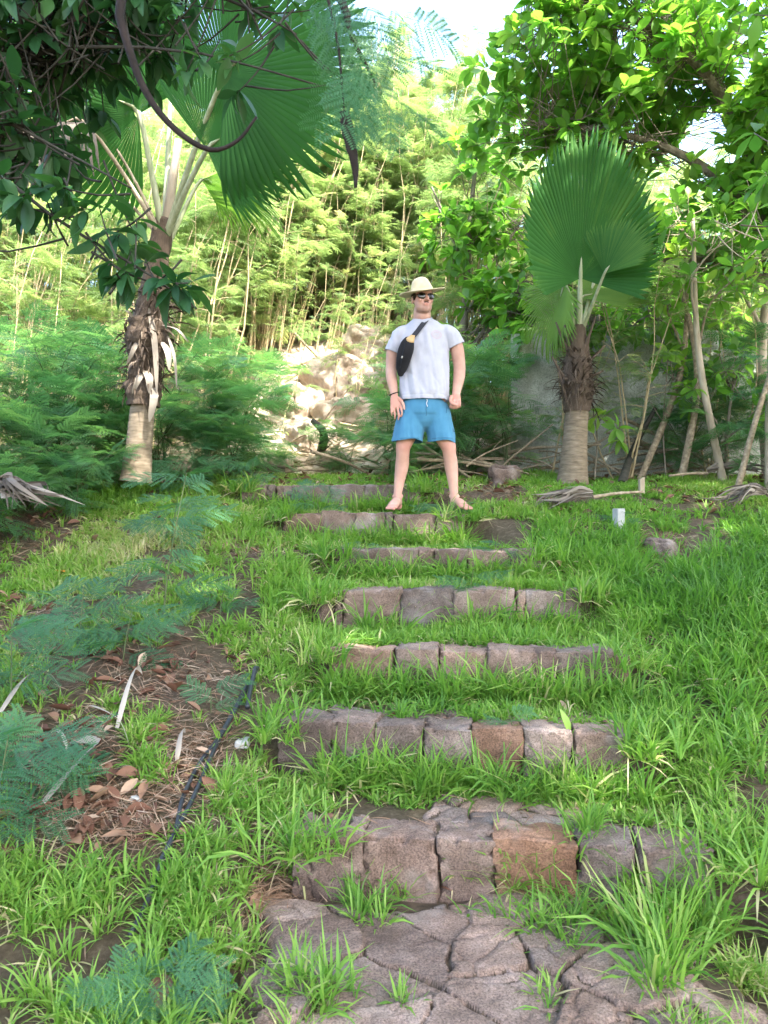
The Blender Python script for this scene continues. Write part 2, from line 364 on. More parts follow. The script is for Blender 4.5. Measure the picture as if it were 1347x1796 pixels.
STEP_LABEL = ['lowest stone step with orange-faced blocks, just above the cracked paving',
              'second stone step from the bottom, long row of square reddish blocks behind grass tufts',
              'third stone step from the bottom, mostly hidden by grass at its middle',
              'fourth stone step from the bottom, tall riser with one small fern in front',
              'fifth stone step from the bottom, low rough edge sunk in grass',
              'stone step under the barefoot man, only its left end bare',
              'topmost stone step, behind the barefoot man and left of him']
BACK = [(.30, .95, .36), (.10, 1.0, .22), (.2, 1.0, .26), (.0, 1.0, .12), (.05, .95, .2), (.02, .5, .12), (.02, .85, .12)]
for i, (z, (xl, yl), (xr, yr), dep) in enumerate(STEPS):
    mb = MB(); L = math.hypot(xr-xl, yr-yl); ux = ((xr-xl)/L, (yr-yl)/L); uy = (-ux[1], ux[0]); yaw = math.atan2(ux[1], ux[0])
    pz = STEPS[i-1][0] if i else 0.
    u = 0.; k = 0
    wid = {0: [.07, .12, .06, .25, .20, .27, .20, .24], 1: [.20, .20, .19, .21, .20, .20, .22], 3: [.09, .05, .34, .30, .36, .06, .3]}.get(i)
    while u < L-.06:
        w = wid[k] if wid and k < len(wid) else random.choice([random.uniform(.2, .34), random.uniform(.24, .36), random.uniform(.06, .12)])
        w = min(w, L-u)
        if w < .05: break
        d = random.uniform(.16, .22); top = z+random.uniform(-.009, .006); hh = (top-(pz-.07))/2
        c = (xl+ux[0]*(u+w/2)+uy[0]*(d/2+random.uniform(-.014, .014)), yl+ux[1]*(u+w/2)+uy[1]*(d/2+random.uniform(-.014, .014)), top-hh)
        mi = 0; tint = random.uniform(.0, .4)
        if i == 0 and k == 5: mi = 2
        if i == 1 and k in (4,): tint = .75
        rbox(mb, c, (w/2-random.choice([-.008, -.005, .001, .004]), d/2, hh), .006, 28, .016, 13, yaw+random.uniform(-.06, .06), tint, mi, seed=i*31+k, tilt=random.uniform(-.05, .05), chipd=.045)
        u += w; k += 1
    a, b, D = BACK[i]
    o = (xl+ux[0]*a*L+uy[0]*.13, yl+ux[1]*a*L+uy[1]*.13)
    flag_field(mb, o, ux, uy, (b-a)*L, D, z-.012, jseeds((b-a)*L, D, .19, .6), 0.007, .009, .05, .05, 11+i, .03)
    o = mb.build('stone_step', [MT['granite'], MT['crack'], MT['orange_granite']], smooth=True)
    tag(o, STEP_LABEL[i], 'stone step', 'stone steps of the garden stair')

# ------------------------------------------------------------------ grass
ELL = [(300, 1190, 150, 70, 1.), (350, 1310, 75, 70, .95), (190, 1440, 150, 70, 1.), (480, 1600, 55, 70, .9), (470, 1500, 35, 55, .5), (120, 1330, 120, 110, .95),
       (50, 930, 90, 60, .9), (850, 868, 80, 22, .9), (1150, 955, 40, 26, .8), (880, 920, 60, 12, .6), (420, 955, 45, 18, .4), (240, 1560, 26, 110, .7), (380, 1230, 50, 60, .8),
       (60, 1100, 90, 60, .6), (60, 800, 130, 30, .7), (700, 880, 40, 6, .6), (620, 1420, 30, 25, .7), (540, 880, 80, 8, .4), (330, 1400, 50, 70, .6), (70, 1560, 40, 60, .4)]
def density(x, y, z):
    px, py = proj(x, y, z)
    d = np.clip(.58+.20*((x < -.45)&(y > 3.4))+1.7*fbm(x*2.1, y*2.1, s=70)+1.2*fbm(x*6.5, y*6.5, s=74)+.25*sst(.9, 1.5, x), .05, 1)
    for (a, b, rx, ry, s) in ELL:
        e = ((px-a)/rx)**2+((py-b)/ry)**2
        d = d*(1-s*(1-sst(.55, 1.25, e)))
    xl = np.interp(y, SY, SXL); xr = np.interp(y, SY, SXR)
    ins = (x > xl-.02)*(x < xr+.02)
    for i, s in enumerate(STEPS):
        v = y-step_line(i, x); inx = (x > s[1][0]-.03)*(x < s[2][0]+.03)
        bd = s[3]+.05*fbm(x*5, y*0, s=80+i)
        if i == 0: bd = bd+.20*np.exp(-((x-.45)/.34)**2)
        if i == 2: bd = bd+.13*np.exp(-((x-.35)/.3)**2)
        if i == 5: bd = np.where(x > -.05, .0, bd)
        if i == 6: bd = np.where(x > .1, .0, bd)
        d = np.where(inx & (v > -.045) & (v < bd), 0, d)
    wob = .05*fbm(y*6, x*6, s=88); pav = (y < step_line(0, x))*(x > -.30+.22*np.clip(2.5-y, 0, 1)+wob)*(x < .90-.30*np.clip(2.5-y, 0, 1)+wob)
    d = np.where(pav > 0, 0, d)
    d = np.where((y < 2.6) & (x > -.55) & (x <= -.22), d*.5, d)
    return np.clip(d, 0, 1)
NT = 33000
ty = 1.15+(8.7-1.15)*rng.random(NT)**.80
tx = (rng.random(NT)*2-1)*(.60*ty+.35)
tz = gz(tx, ty)
den = density(tx, ty, tz)
keep = rng.random(NT) < den*np.clip(1.25-.0*ty, 0, 1)*np.where(ty < 8.2, 1, .3)
tx, ty, tz = tx[keep], ty[keep], tz[keep]
# tufts rooted in cracks and at the feet of the risers
EX = [(640, 1625, .14), (655, 1650, .11), (930, 1580, .17), (965, 1610, .18), (1000, 1650, .16), (945, 1660, .14), (985, 1690, .12), (540, 1755, .15), (575, 1775, .12), (530, 1790, .13), (790, 1560, .10),
      (690, 1590, .09), (1110, 1600, .22), (1160, 1640, .24), (1130, 1700, .24), (1180, 1720, .25), (1150, 1770, .22), (1100, 1670, .18), (1020, 1520, .13), (1030, 1470, .12), (900, 1420, .10), (960, 1790, .08), (700, 1790, .08),
      (520, 1560, .12), (880, 1545, .15), (610, 1560, .08), (1200, 1600, .24), (1240, 1660, .25)]
ex = []
for (a, b, s) in EX:
    g = G(a, b)
    for k in range(5 if s > .1 else 3): ex.append((g[0]+random.gauss(0, .028), g[1]+random.gauss(0, .02), g[2]+.03, s))
for i, s in enumerate(STEPS):                       # along the foot of each riser
    (xl, yl), (xr, yr) = s[1], s[2]
    nn = [34, 170, 260, 110, 240, 170, 190][i]
    for k in range(nn):
        t = random.random(); x = xl+(xr-xl)*t
        if i == 1 and (t < .12): continue
        if i == 3 and (.34 < t < .48 or .05 < t < .16): continue
        if i == 0 and (t < .3 or .3 < t < .48 and random.random() < .8): continue
        y = yl+(yr-yl)*t-random.uniform(.035, .15)
        ex.append((x, y, (STEPS[i-1][0] if i else 0)-.02, random.uniform(.09, .23 if i else .11)))
for i, s in enumerate(STEPS):                       # over both ends of each step
    for (ex_x, ex_y) in s[1:3]:
        for k in range(16): ex.append((ex_x+random.gauss(0, .07), ex_y+random.uniform(-.12, .12), s[0]-.06, random.uniform(.10, .2)))
ex = np.array(ex)
hgt = np.clip(.076+.07*fbm(tx*1.4, ty*1.4, s=90), .04, .2)
right = sst(.8, 1.4, tx-(np.interp(ty, SY, SXR)-.9))
hgt = hgt+right*sst(6.5, 4.0, ty)*(.10+.05*fbm(tx*2, ty*2, s=92))
hgt = hgt+.03*sst(3, 2, ty)
hgt = hgt*np.where(ty > 6.2, .75, 1)
tint0 = .62+.38*fbm(tx*1.1, ty*1.1, s=95)-.22*right*sst(6.5, 4.5, ty)+.10*sst(4, 6, ty)*(1-right)
tx = np.concatenate([tx, ex[:, 0]]); ty = np.concatenate([ty, ex[:, 1]]); tz = np.concatenate([tz, ex[:, 2]])
hgt = np.concatenate([hgt, ex[:, 3]]); tint0 = np.concatenate([tint0, rng.uniform(.3, .75, len(ex))])
def blades(mb, bx, by, bz, L, W, az, lean, droop, tint, seg=3):
    n = len(bx); t = np.linspace(0, 1, seg+1)
    ang = lean[:, None]+droop[:, None]*t[None]                   # angle from vertical along the blade
    ds = L[:, None]/seg
    hx = np.concatenate([np.zeros((n, 1)), np.cumsum(np.sin(ang[:, :-1])*ds, 1)], 1)
    hz = np.concatenate([np.zeros((n, 1)), np.cumsum(np.cos(ang[:, :-1])*ds, 1)], 1)
    w = W[:, None]*np.array([.55, 1, .8, .08] if seg == 3 else np.interp(t, [0, .35, .7, 1], [.55, 1, .75, .06]))[None]
    c, s = np.cos(az)[:, None], np.sin(az)[:, None]
    px = bx[:, None]+hx*c; py = by[:, None]+hx*s; pz = bz[:, None]+hz
    tw = rng.normal(0, .5, n)[:, None]
    qx, qy = -s*np.cos(tw)*w, c*np.cos(tw)*w; qz = np.sin(tw)*w
    A = np.stack([px-qx, py-qy, pz-qz], -1); B = np.stack([px+qx, py+qy, pz+qz], -1)
    V = np.stack([A, B], 2).reshape(-1, 3)                        # n, seg+1, 2
    i = (np.arange(n)*(seg+1)*2)[:, None]+np.arange(seg)[None]*2
    Q = np.stack([i, i+1, i+3, i+2], -1).reshape(-1, 4)
    mb.add(V, Q, np.repeat(tint, seg))
mb = MB()
nb = np.where(ty < 3.2, 15, np.where(ty < 5, 13, 12))
idx = np.repeat(np.arange(len(tx)), nb); n = len(idx)
sp = .010+.002*ty[idx]; baz = rng.uniform(0, 2*np.pi, n); brr = np.abs(rng.normal(0, 1, n))*sp
bx = tx[idx]+np.cos(baz)*brr; by = ty[idx]+np.sin(baz)*brr
Lb = hgt[idx]*rng.uniform(.55, 1.45, n); Wb = rng.uniform(.0022, .0058, n)*np.where(hgt[idx] > .15, 1.15, 1)*np.clip(.75+.07*ty[idx], .85, 1.2)
lean = np.abs(rng.normal(.45, .38, n)); droop = np.abs(rng.normal(1.1, .5, n))
tint = np.clip(tint0[idx]+rng.normal(0, .13, n), 0, .9)
dead = rng.random(n) < np.where(tx[idx] < -.3, .11, .07)
tint = np.where(dead, rng.uniform(.93, 1, n), tint); lean = np.where(dead, lean+.7, lean)
blades(mb, bx, by, tz[idx]-.004, Lb, Wb, baz+rng.normal(0, .5, n), lean, droop, tint)
tag(mb.build('grass', MT['grass']), kind='stuff')
print('grass blades', n)
# ------------------------------------------------------------------ leaf shapes (local: y along, z up)
def leaf_tpl(L=1., W=.42, rows=6, obov=.0, fold=.10, droop=.22, petiole=.08):
    t = np.linspace(0, 1, rows); prof = np.sin(np.pi*np.clip(t, 0.02, .985)**(1+obov))**.75
    y = petiole+t*(L-petiole); z = -droop*t**2*L
    V = np.stack([np.stack([-prof*W/2, y, z+fold*prof*W], -1), np.stack([0*y, y, z], -1), np.stack([prof*W/2, y, z+fold*prof*W], -1)], 1).reshape(-1, 3)
    return V, grid_quads(rows, 3)
def pinnate_tpl(L=.20, np_=6, pl=.075, leaflets=0, lw=.013, rng_=None, droop=.25):
    Vs = []; Qs = []; n = 0
    def quad(a, b, c, d):
        nonlocal n
        Vs.extend([a, b, c, d]); Qs.append([n, n+1, n+2, n+3]); n += 4
    r = rng_ or random
    def ra(t): return np.array([0, t*L, -droop*t*t*L])
    seg = np.linspace(0, 1, 4)
    for a, b in zip(seg[:-1], seg[1:]):
        p, q = ra(a), ra(b); w = np.array([.0011, 0, 0]); quad(p-w, p+w, q+w, q-w)
    for k in range(np_):
        t = .22+.78*k/(np_-1); o = ra(t)
        for sg in (-1, 1):
            an = R(r.uniform(52, 70)-22*t); l = pl*(1-.35*abs(t-.45))*r.uniform(.9, 1.08)
            d = np.array([sg*math.sin(an), math.cos(an), r.uniform(-.28, .02)]); d /= np.linalg.norm(d)
            s = np.cross(d, [0, 0, 1]); s /= np.linalg.norm(s); dr = np.array([0, 0, -.16*l])
            if not leaflets:
                m = o+d*l*.55+dr*.3; e = o+d*l+dr
                quad(o-s*lw*.25, o+s*lw*.25, m+s*lw*.5, m-s*lw*.5); quad(m-s*lw*.5, m+s*lw*.5, e+s*lw*.12, e-s*lw*.12)
            else:
                w = s*.0005; quad(o-w, o+w, o+d*l+dr+w, o+d*l+dr-w)
                for j in range(leaflets):
                    f = .08+.92*j/(leaflets-1); c = o+d*l*f+dr*f*f
                    ll = lw*.62*(1-.45*abs(f-.45)); hw = l/leaflets*.42
                    for s2 in (-1, 1):
                        e = s*s2*ll+d*ll*.38+np.array([0, 0, -.1*ll])
                        mm = c+e*.5
                        quad(c, mm+d*hw, c+e, mm-d*hw)
    return np.array(Vs), np.array(Qs)
FAR = [pinnate_tpl(.20, 10, .085, 0, .0082) for _ in range(3)]
MID = [pinnate_tpl(.24, 6, .10, 7, .032) for _ in range(3)]
NEAR = [pinnate_tpl(.20, 5, .095, 11, .031) for _ in range(3)]

def feathery(name, H, nstem, r0, spread, nleaf, tpls, lsc, mats, lean=(0, 0), low=.35, bush=.5, seed=0, parent=None, branchy=1., both=None):
    """stems and foliage of a leucaena, root at the origin"""
    rr = np.random.default_rng(seed); st, fo = both or (MB(), MB())
    pos = []; dirs = []
    for s in range(nstem):
        a = rr.uniform(0, 6.28); tip = np.array([lean[0]*H+math.cos(a)*spread, lean[1]*H+math.sin(a)*spread, H*rr.uniform(.75, 1.05)])
        b0 = np.array([rr.normal(0, .04)*nstem**.5*.5, rr.normal(0, .04)*nstem**.5*.5, -.06])
        k = 7; tt = np.linspace(0, 1, k)[:, None]
        pts = b0*(1-tt)+tip*tt+np.hstack([rr.normal(0, .022*H**.5, (k, 2)), np.zeros((k, 1))])*np.minimum(1, tt*4)
        pts = pts+np.array([math.cos(a), math.sin(a), 0])*(-spread*.35*np.sin(np.pi*tt))
        st.tube(pts, np.linspace(r0, r0*.22, k), 6)
        nb = int(rr.integers(6, 10)*branchy) if H > 1.2 else 3
        for b in range(nb):
            t = rr.uniform(low, .98); f = t*(k-1); i = min(int(f), k-2); o = pts[i]*(1-(f-i))+pts[i+1]*(f-i)
            aa = rr.uniform(0, 6.28); up = rr.uniform(.15, .9); l = bush*rr.uniform(.5, 1.15)*(1.15-.5*t)
            d = np.array([math.cos(aa), math.sin(aa), up]); d /= np.linalg.norm(d)
            q = np.array([o, o+d*l*.5, o+d*l+np.array([0, 0, -.12*l])])
            st.tube(curve(q, 5), np.linspace(r0*.35, r0*.12, 5), 4)
            m = max(2, int(nleaf/(nstem*nb)))
            for j in range(m):
                u = (j+.6)/m; p = q[0]*(1-u)+q[2]*u+d*0
                az = rr.uniform(0, 6.28); pos.append(p); dirs.append([d[0]*.5+math.cos(az)*.85, d[1]*.5+math.sin(az)*.85, rr.uniform(-.35, .45)])
        for j in range(5):
            az = rr.uniform(0, 6.28); pos.append(pts[-1]-np.array([0, 0, .03*j])); dirs.append([math.cos(az)*.8, math.sin(az)*.8, rr.uniform(.1, .9)])
    pos = np.array(pos); dirs = np.array(dirs); n = len(pos)
    Rm = frames(dirs, np.array([0, 0, 1.])+rr.normal(0, .25, (n, 3))); ch = rr.integers(0, len(tpls), n)
    for c in range(len(tpls)):
        k = ch == c; fo.inst(tpls[c], pos[k], Rm[k], lsc*rr.uniform(.7, 1.2, k.sum()), np.clip(rr.normal(.5, .2, k.sum()), 0, 1))
    if both: return
    a = st.build(name[0], mats[0], parent, True); b = fo.build(name[1], mats[1], parent)
    return a, b

# ------------------------------------------------------------------ thicket of thin saplings on the hillside
SAP = []
for k in range(9):
    e = empty('thin_sapling', 'thin pale leaning sapling with light feathery leaves in the hillside thicket', 'sapling', (0, 0, 0), 'thin saplings in the hillside thicket')
    H = [3.6, 4.2, 4.8, 5.2, 3.2, 4.5, 5.0, 3.9, 4.4][k]
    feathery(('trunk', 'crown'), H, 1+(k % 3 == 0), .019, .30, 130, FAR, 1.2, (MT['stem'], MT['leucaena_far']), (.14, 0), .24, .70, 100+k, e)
    SAP.append(e)
used = [0]*len(SAP)
WS = []
def put(protos, used, k, loc, rz, sc, tilt=(0, 0)):
    if not used[k]:
        used[k] = 1; e = protos[k]; e.location = loc; e.rotation_euler = (tilt[0], tilt[1], rz); e.scale = (sc,)*3
        return e
    return dup(protos[k], loc, rz, sc, None, tilt)
rs = np.random.default_rng(11); cnt = 0; tries = 0; taken = []
while cnt < 282 and tries < 9000:
    tries += 1
    y = 9.2+8.5*rs.random()**1.1; x = rs.uniform(-.56*y-.4, .54*y+.4)
    if cnt < 48: x, y = rs.uniform(-2.6, 1.2), rs.uniform(12.0, 14.8)
    if x > 1.0 and y < 10.2: continue
    if -1.75 < x < .75 and y < 12.3 and rs.random() < .95: continue
    if any((x-a)**2+(y-b)**2 < .05 for a, b in taken): continue
    taken.append((x, y)); z = float(gz(np.array([x]), np.array([y]))[0])
    sc = rs.uniform(.75, 1.1)*(.86 if (y < 11.5 and x < 0) else 1)
    if x > .4: sc *= 1.1
    put(SAP, used, int(rs.integers(0, 9)), (x, y, z), rs.normal(0, .55), sc, (rs.normal(0, .05), rs.normal(.03, .08)))
    cnt += 1
print('saplings', cnt)
# low growth over the hillside and the bank
# the rest of the thicket, one mass further up the slope
st, fo = MB(), MB()
for k in range(820):
    y = 9.6+10*rs.random()**.8; x = rs.uniform(-.56*y-.4, .5*y+.4)
    if k < 200: x, y = rs.uniform(-3.4, 1.0), rs.uniform(11.6, 14.2)
    if (x > .9 and y < 11) or (-1.7 < x < .75 and y < 12.3): continue
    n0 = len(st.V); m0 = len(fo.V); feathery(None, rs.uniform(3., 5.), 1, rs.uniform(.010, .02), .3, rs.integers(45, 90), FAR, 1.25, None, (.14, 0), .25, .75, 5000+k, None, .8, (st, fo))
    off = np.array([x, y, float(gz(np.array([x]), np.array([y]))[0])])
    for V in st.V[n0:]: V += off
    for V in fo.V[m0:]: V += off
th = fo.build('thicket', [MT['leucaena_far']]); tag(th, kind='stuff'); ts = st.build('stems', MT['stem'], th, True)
n = 5600; ux = rs.uniform(-9.5, 9, n); uy = rs.uniform(8.7, 18, n)
pm = np.exp(-(((ux+.55)/1.3)**2+((uy-10.6)/2.1)**2)**2)
k = (rs.random(n) > pm*1.02) & ~((ux > 1) & (uy < 9.6)); ux, uy = ux[k], uy[k]; n = len(ux); uz = gz(ux, uy)+rs.random(n)**2*1.5
mb = MB(); az = rs.uniform(0, 6.28, n)
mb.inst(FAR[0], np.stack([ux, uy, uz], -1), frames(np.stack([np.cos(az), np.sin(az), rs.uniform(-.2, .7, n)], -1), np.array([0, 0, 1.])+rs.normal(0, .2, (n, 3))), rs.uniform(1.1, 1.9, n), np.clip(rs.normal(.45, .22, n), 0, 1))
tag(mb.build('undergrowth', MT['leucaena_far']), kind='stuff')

# ------------------------------------------------------------------ bushy feathery shrubs
SHR = []
for k in range(6):
    e = empty('feathery_shrub', 'green feathery shrub in the bushy mass on the left bank', 'shrub', (0, 0, 0), 'feathery shrubs on the left bank')
    H = [1.0, 1.25, .85, 1.5, 1.15, 1.7][k]
    feathery(('stems', 'foliage'), H, 4, .009, .38, 84, MID, 1.45, (MT['stem_green'], MT['leucaena']), (.05, -.06), .18, .52, 200+k, e)
    SHR.append(e)
us = [0]*6
spots = []
for (x, y, k, s) in [(-3.6, 6.6, 3, 1.), (-3.0, 6.9, 0, 1.), (-2.6, 7.2, 1, 1.), (-3.3, 7.6, 5, 1.), (-2.3, 7.9, 3, 1.), (-1.75, 7.6, 1, .95), (-1.45, 7.3, 0, .9), (-1.4, 7.9, 4, .85), (-1.6, 8.5, 3, .95), (-3.9, 8.2, 3, 1.),
                     (-4.4, 7.4, 5, 1.),  (-2.15, 7.1, 2, .9), (-2.9, 6.1, 2, .9), (-3.4, 5.7, 0, .9), (-3.9, 5.9, 3, 1.), (-2.5, 6.5, 2, .8), (-1.6, 6.85, 2, .65), 
                     (-3.1, 5.1, 2, .8), (-2.75, 5.4, 2, .65), (-3.55, 4.9, 0, .9), (-5.2, 8.0, 5, 1.1), (-2.4, 5.9, 2, .6), (-4.2, 6.5, 5, 1.), (-3.1, 7.2, 3, 1.)]:
    put(SHR, us, k, (x, y, float(gz(np.array([x]), np.array([y]))[0])), rs.uniform(0, 6.28), s)
# shrubs around the man
for (x, y, k, s, lab) in [(-.42, 8.1, 2, .6, 'small feathery shrub at the foot of the pale bank left of the man'), (.05, 8.6, 0, .95, 'feathery shrub behind the right arm of the man'), (.72, 7.9, 3, .95, 'tall feathery shrub just right of the man'),
                          (.95, 8.3, 5, .95, 'tallest feathery shrub between the man and the concrete wall'), (1.25, 8.0, 1, .95, 'feathery shrub before the dark left end of the wall'), (.55, 8.8, 4, 1., 'feathery shrub in the shade behind the man'),
                          (.15, 7.4, 2, .5, 'little feathery shrub behind the legs of the man'), (3.0, 7.7, 2, .8, 'feathery shrub before the right end of the wall'), (3.5, 6.9, 1, .9, 'feathery shrub under the trees at the right edge'), (3.35, 7.6, 5, .8, 'tall thin feathery shrub among the right trunks')]:
    o = dup(SHR[k], (x, y, float(gz(np.array([x]), np.array([y]))[0])), rs.uniform(0, 6.28), s, lab); o['group'] = 'feathery shrubs behind the stair head'
for k in range(13):
    x, y = rs.uniform(1.7, 3.9), rs.uniform(7.5, 8.25); o = dup(SAP[k % 9], (x, y, float(gz(np.array([x]), np.array([y]))[0])), rs.uniform(0, 6.28), rs.uniform(.42, .62), 'thin low sapling crossing in front of the concrete wall', (rs.normal(0, .1), rs.normal(.05, .12))); o['group'] = 'thin low saplings before the wall'
for (x, y, k, s, lab) in [(4.0, 7.6, 3, 1., 'feathery shrub in the shade at the far right edge'), (3.75, 6.4, 4, .8, 'low feathery shrub beside the dark dry frond at right')]:
    o = dup(SHR[k], (x, y, float(gz(np.array([x]), np.array([y]))[0])), rs.uniform(0, 6.28), s, lab); o['group'] = 'feathery shrubs behind the stair head'
for k in range(11):
    x, y = rs.uniform(-1.7, .6), rs.uniform(8.9, 11.2); o = dup(SAP[k % 9], (x, y, float(gz(np.array([x]), np.array([y]))[0])), rs.uniform(-.6, .6), rs.uniform(.38, .62), 'thin bare stemmed sapling standing on the pale sunlit bank', (rs.normal(0, .08), rs.normal(.05, .1))); o['group'] = 'thin saplings on the pale bank'
# ------------------------------------------------------------------ seedlings in front
def seedling(base, H, nl, lsc, lean, label, seed, tpl=NEAR, spread=.0, mat='seedling'):
    e = empty('feathery_seedling', label, 'seedling', tuple(base), 'feathery seedlings')
    rr = np.random.default_rng(seed); st = MB(); fo = MB()
    pts = curve([[0, 0, -.03], [lean[0]*.3, lean[1]*.3, H*.4], [lean[0], lean[1], H]], 9)
    st.tube(pts, np.linspace(.0035, .0015, 9)*(1+H), 5)
    for j in range(nl):
        t = .25+.75*(j+.5)/nl; f = t*8; i = min(int(f), 7); o = pts[i]*(1-(f-i))+pts[i+1]*(f-i)
        az = j*2.4+rr.uniform(-.5, .5); d = np.array([math.cos(az), math.sin(az)*.8-.15, rr.uniform(-.1, .55)])
        fo.inst(tpl[j % 3], [o], frames([d], [[rr.normal(0, .3), -.55, 1.]]), 1.12*lsc*rr.uniform(.8, 1.2), np.clip(rr.normal(.5, .3), 0, 1))
    me1 = st.build('stem', MT['stem_green'], None, True); me2 = fo.build('foliage', MT[mat])
    for o in (me1, me2): o.parent = e
    return e
SD = [((560, 905), .26, 9, .85, (-.05, -.02), 'bushy feathery seedling over the left end of the step under the man'),
      ((440, 880), .34, 8, .85, (.02, 0), 'feathery seedling by the left end of the topmost step'),
      ((820, 1075), .24, 7, .8, (.03, -.05), 'fine feathery seedling before the tall fourth riser'),
      ((875, 1000), .15, 7, .75, (.02, -.03), 'low feathery seedling between the third and fourth steps right of centre'),
      ((640, 985), .14, 5, .7, (0, 0), 'small feathery seedling in grass left of the fifth step'),
      ((780, 905), .10, 6, .8, (0, 0), 'low feathery seedling right below the feet of the man'),
      ((905, 1310), .16, 4, .55, (-.04, -.03), 'tiny feathery seedling before the second riser'),
      ((285, 1085), .82, 13, 1.05, (.13, .02), 'tall thin feathery seedling leaning over the left grass'),
      ((140, 1130), .30, 10, 1.1, (.02, 0), 'low feathery seedling beside the orange leaf'),
      ((215, 1160), .26, 9, 1.05, (.05, 0), 'feathery seedling over the bare soil left of the pipes'),
      ((20, 1240), .42, 14, 1.1, (.0, 0), 'dense feathery seedling at the left edge above dry palm strips'),
      ((-10, 1460), .34, 16, 1., (.05, 0), 'lush feathery seedling at the left edge beside a bent dry strip'),
      ((60, 1390), .22, 10, .9, (0, 0), 'feathery seedling with rounded sprays over dead leaves at left'),
      ((290, 1790), .13, 9, .6, (0, 0), 'feathery seedling at the bottom edge beside a red brown leaf'),
      ((215, 1800), .12, 8, .55, (0, 0), 'feathery seedling in grass in the bottom left corner'),
      ((150, 870), .45, 12, 1.15, (.05, 0), 'feathery seedling in front of the leaning palm, bluish green'),
      ((330, 870), .4, 12, 1.15, (.05, 0), 'broad feathery seedling at the foot of the leaning palm'),
      ((300, 960), .36, 10, 1.1, (.05, 0), 'feathery seedling among short grass below the leaning palm'),
      ((370, 1250), .10, 4, .6, (0, 0), 'very small feathery seedling beside the black pipes'),
      ((1085, 925), .12, 4, .6, (0, 0), 'small feathery seedling beside the white block'),
      ((60, 900), .5, 12, 1.2, (0, 0), 'feathery seedling over the grey fallen frond at left'),
      ((385, 1080), .16, 6, .7, (.03, 0), 'small feathery seedling in bright grass near a yellow leaf')]
for k, (b, H, nl, ls, ln, lab) in enumerate(SD):
    seedling(G(*b), H, nl, ls, ln, lab, 300+k)
# one young broad plant with two leaves before the second riser
e = empty('sprout', 'single upright sprout with narrow bright leaves before the second riser', 'sprout', tuple(G(1000, 1335)))
mb = MB(); T = leaf_tpl(1, .3, 6, 0, .15, .3)
ds = np.array([[.5, -.5, .5], [-.3, -.2, 1.3], [.1, -.8, .35], [.5, .1, .9]])
mb.inst(T, np.array([[0, 0, .09], [0, 0, .10], [0, 0, .03], [0, 0, .08]]), frames(ds, np.array([[0, -.6, 1.]]*4)), [.08, .11, .08, .07], [.8, .9, .7, .8])
o1 = mb.build('leaf_blades', MT['broad']); o1.parent = e
mb = MB(); mb.tube([[0, 0, -.02], [.005, 0, .05], [0, 0, .1]], [.004, .003, .002], 6); o1 = mb.build('stem', MT['stem_green'], None, True); o1.parent = e

# ------------------------------------------------------------------ broad-leaved trees
OBO = [leaf_tpl(1, .46, 6, .45, .12, .18), leaf_tpl(1, .42, 6, .35, .2, .32), leaf_tpl(1, .5, 6, .4, .05, .1)]
OVA = [leaf_tpl(1, .40, 7, -.08, .14, .25), leaf_tpl(1, .36, 7, -.05, .22, .45), leaf_tpl(1, .44, 7, -.05, .08, .12)]
def blob_crown(blobs, anchors, tpls, leaf, mat, seed, per=8, hang=0., twig=True, tint=(.5, .2), holes=.25):
    """crown of leaf rosettes filling ellipsoids; twigs run to the nearest branch point"""
    rr = np.random.default_rng(seed); fo = MB(); tw = MB(); anchors = np.asarray(anchors)
    P_ = []; D_ = []; S_ = []; T_ = []
    for (c, r, n) in blobs:
        c = np.array(c); r = np.array(r); k = 0
        while k < n:
            v = rr.normal(0, 1, 3); v /= np.linalg.norm(v); q = v*rr.uniform(.25, 1.08)**.6
            p = c+q*r
            if fbm(p[0]*1.7+seed, p[1]*1.7, p[2]*1.7, o=2) < holes-.45: k += .34; continue
            k += 1
            a = anchors[np.argsort(((anchors-p)**2).sum(1))[rr.integers(0, 5)]]
            d = unit(unit(p-a)*.6+v*.4+np.array([0, 0, .35-hang])+rr.normal(0, .25, 3))
            if twig:
                a = a+rr.normal(0, .07, 3); m = (p+a)/2+np.array([0, 0, -.06])*np.linalg.norm(p-a)
                tw.tube(curve([a, m, p], 5), np.linspace(.006, .003, 5), 4)
            u = unit(np.cross(d, [.3, .5, .81])); w = np.cross(d, u)
            base_t = rr.normal(tint[0], tint[1])
            m = int(per+rr.integers(-2, 3))
            for j in range(m):
                az = j*2.4+rr.uniform(-.3, .3); el = rr.uniform(.15, .95)
                ld = (u*math.cos(az)+w*math.sin(az))*math.cos(el*.9)+d*math.sin(el)
                ld = ld+np.array([0, 0, -hang])
                P_.append(p-d*rr.uniform(0, .05)*leaf*4); D_.append(ld); S_.append(leaf*rr.uniform(.65, 1.2)); T_.append(base_t+rr.normal(0, .1))
    P_ = np.array(P_); D_ = np.array(D_); S_ = np.array(S_); T_ = np.clip(T_, 0, 1); n = len(P_)
    Rm = frames(D_, np.array([0, 0, 1.])+rr.normal(0, .35, (n, 3))); ch = rr.integers(0, len(tpls), n)
    for c in range(len(tpls)):
        k = ch == c; fo.inst(tpls[c], P_[k], Rm[k], S_[k], T_[k])
    return fo, tw
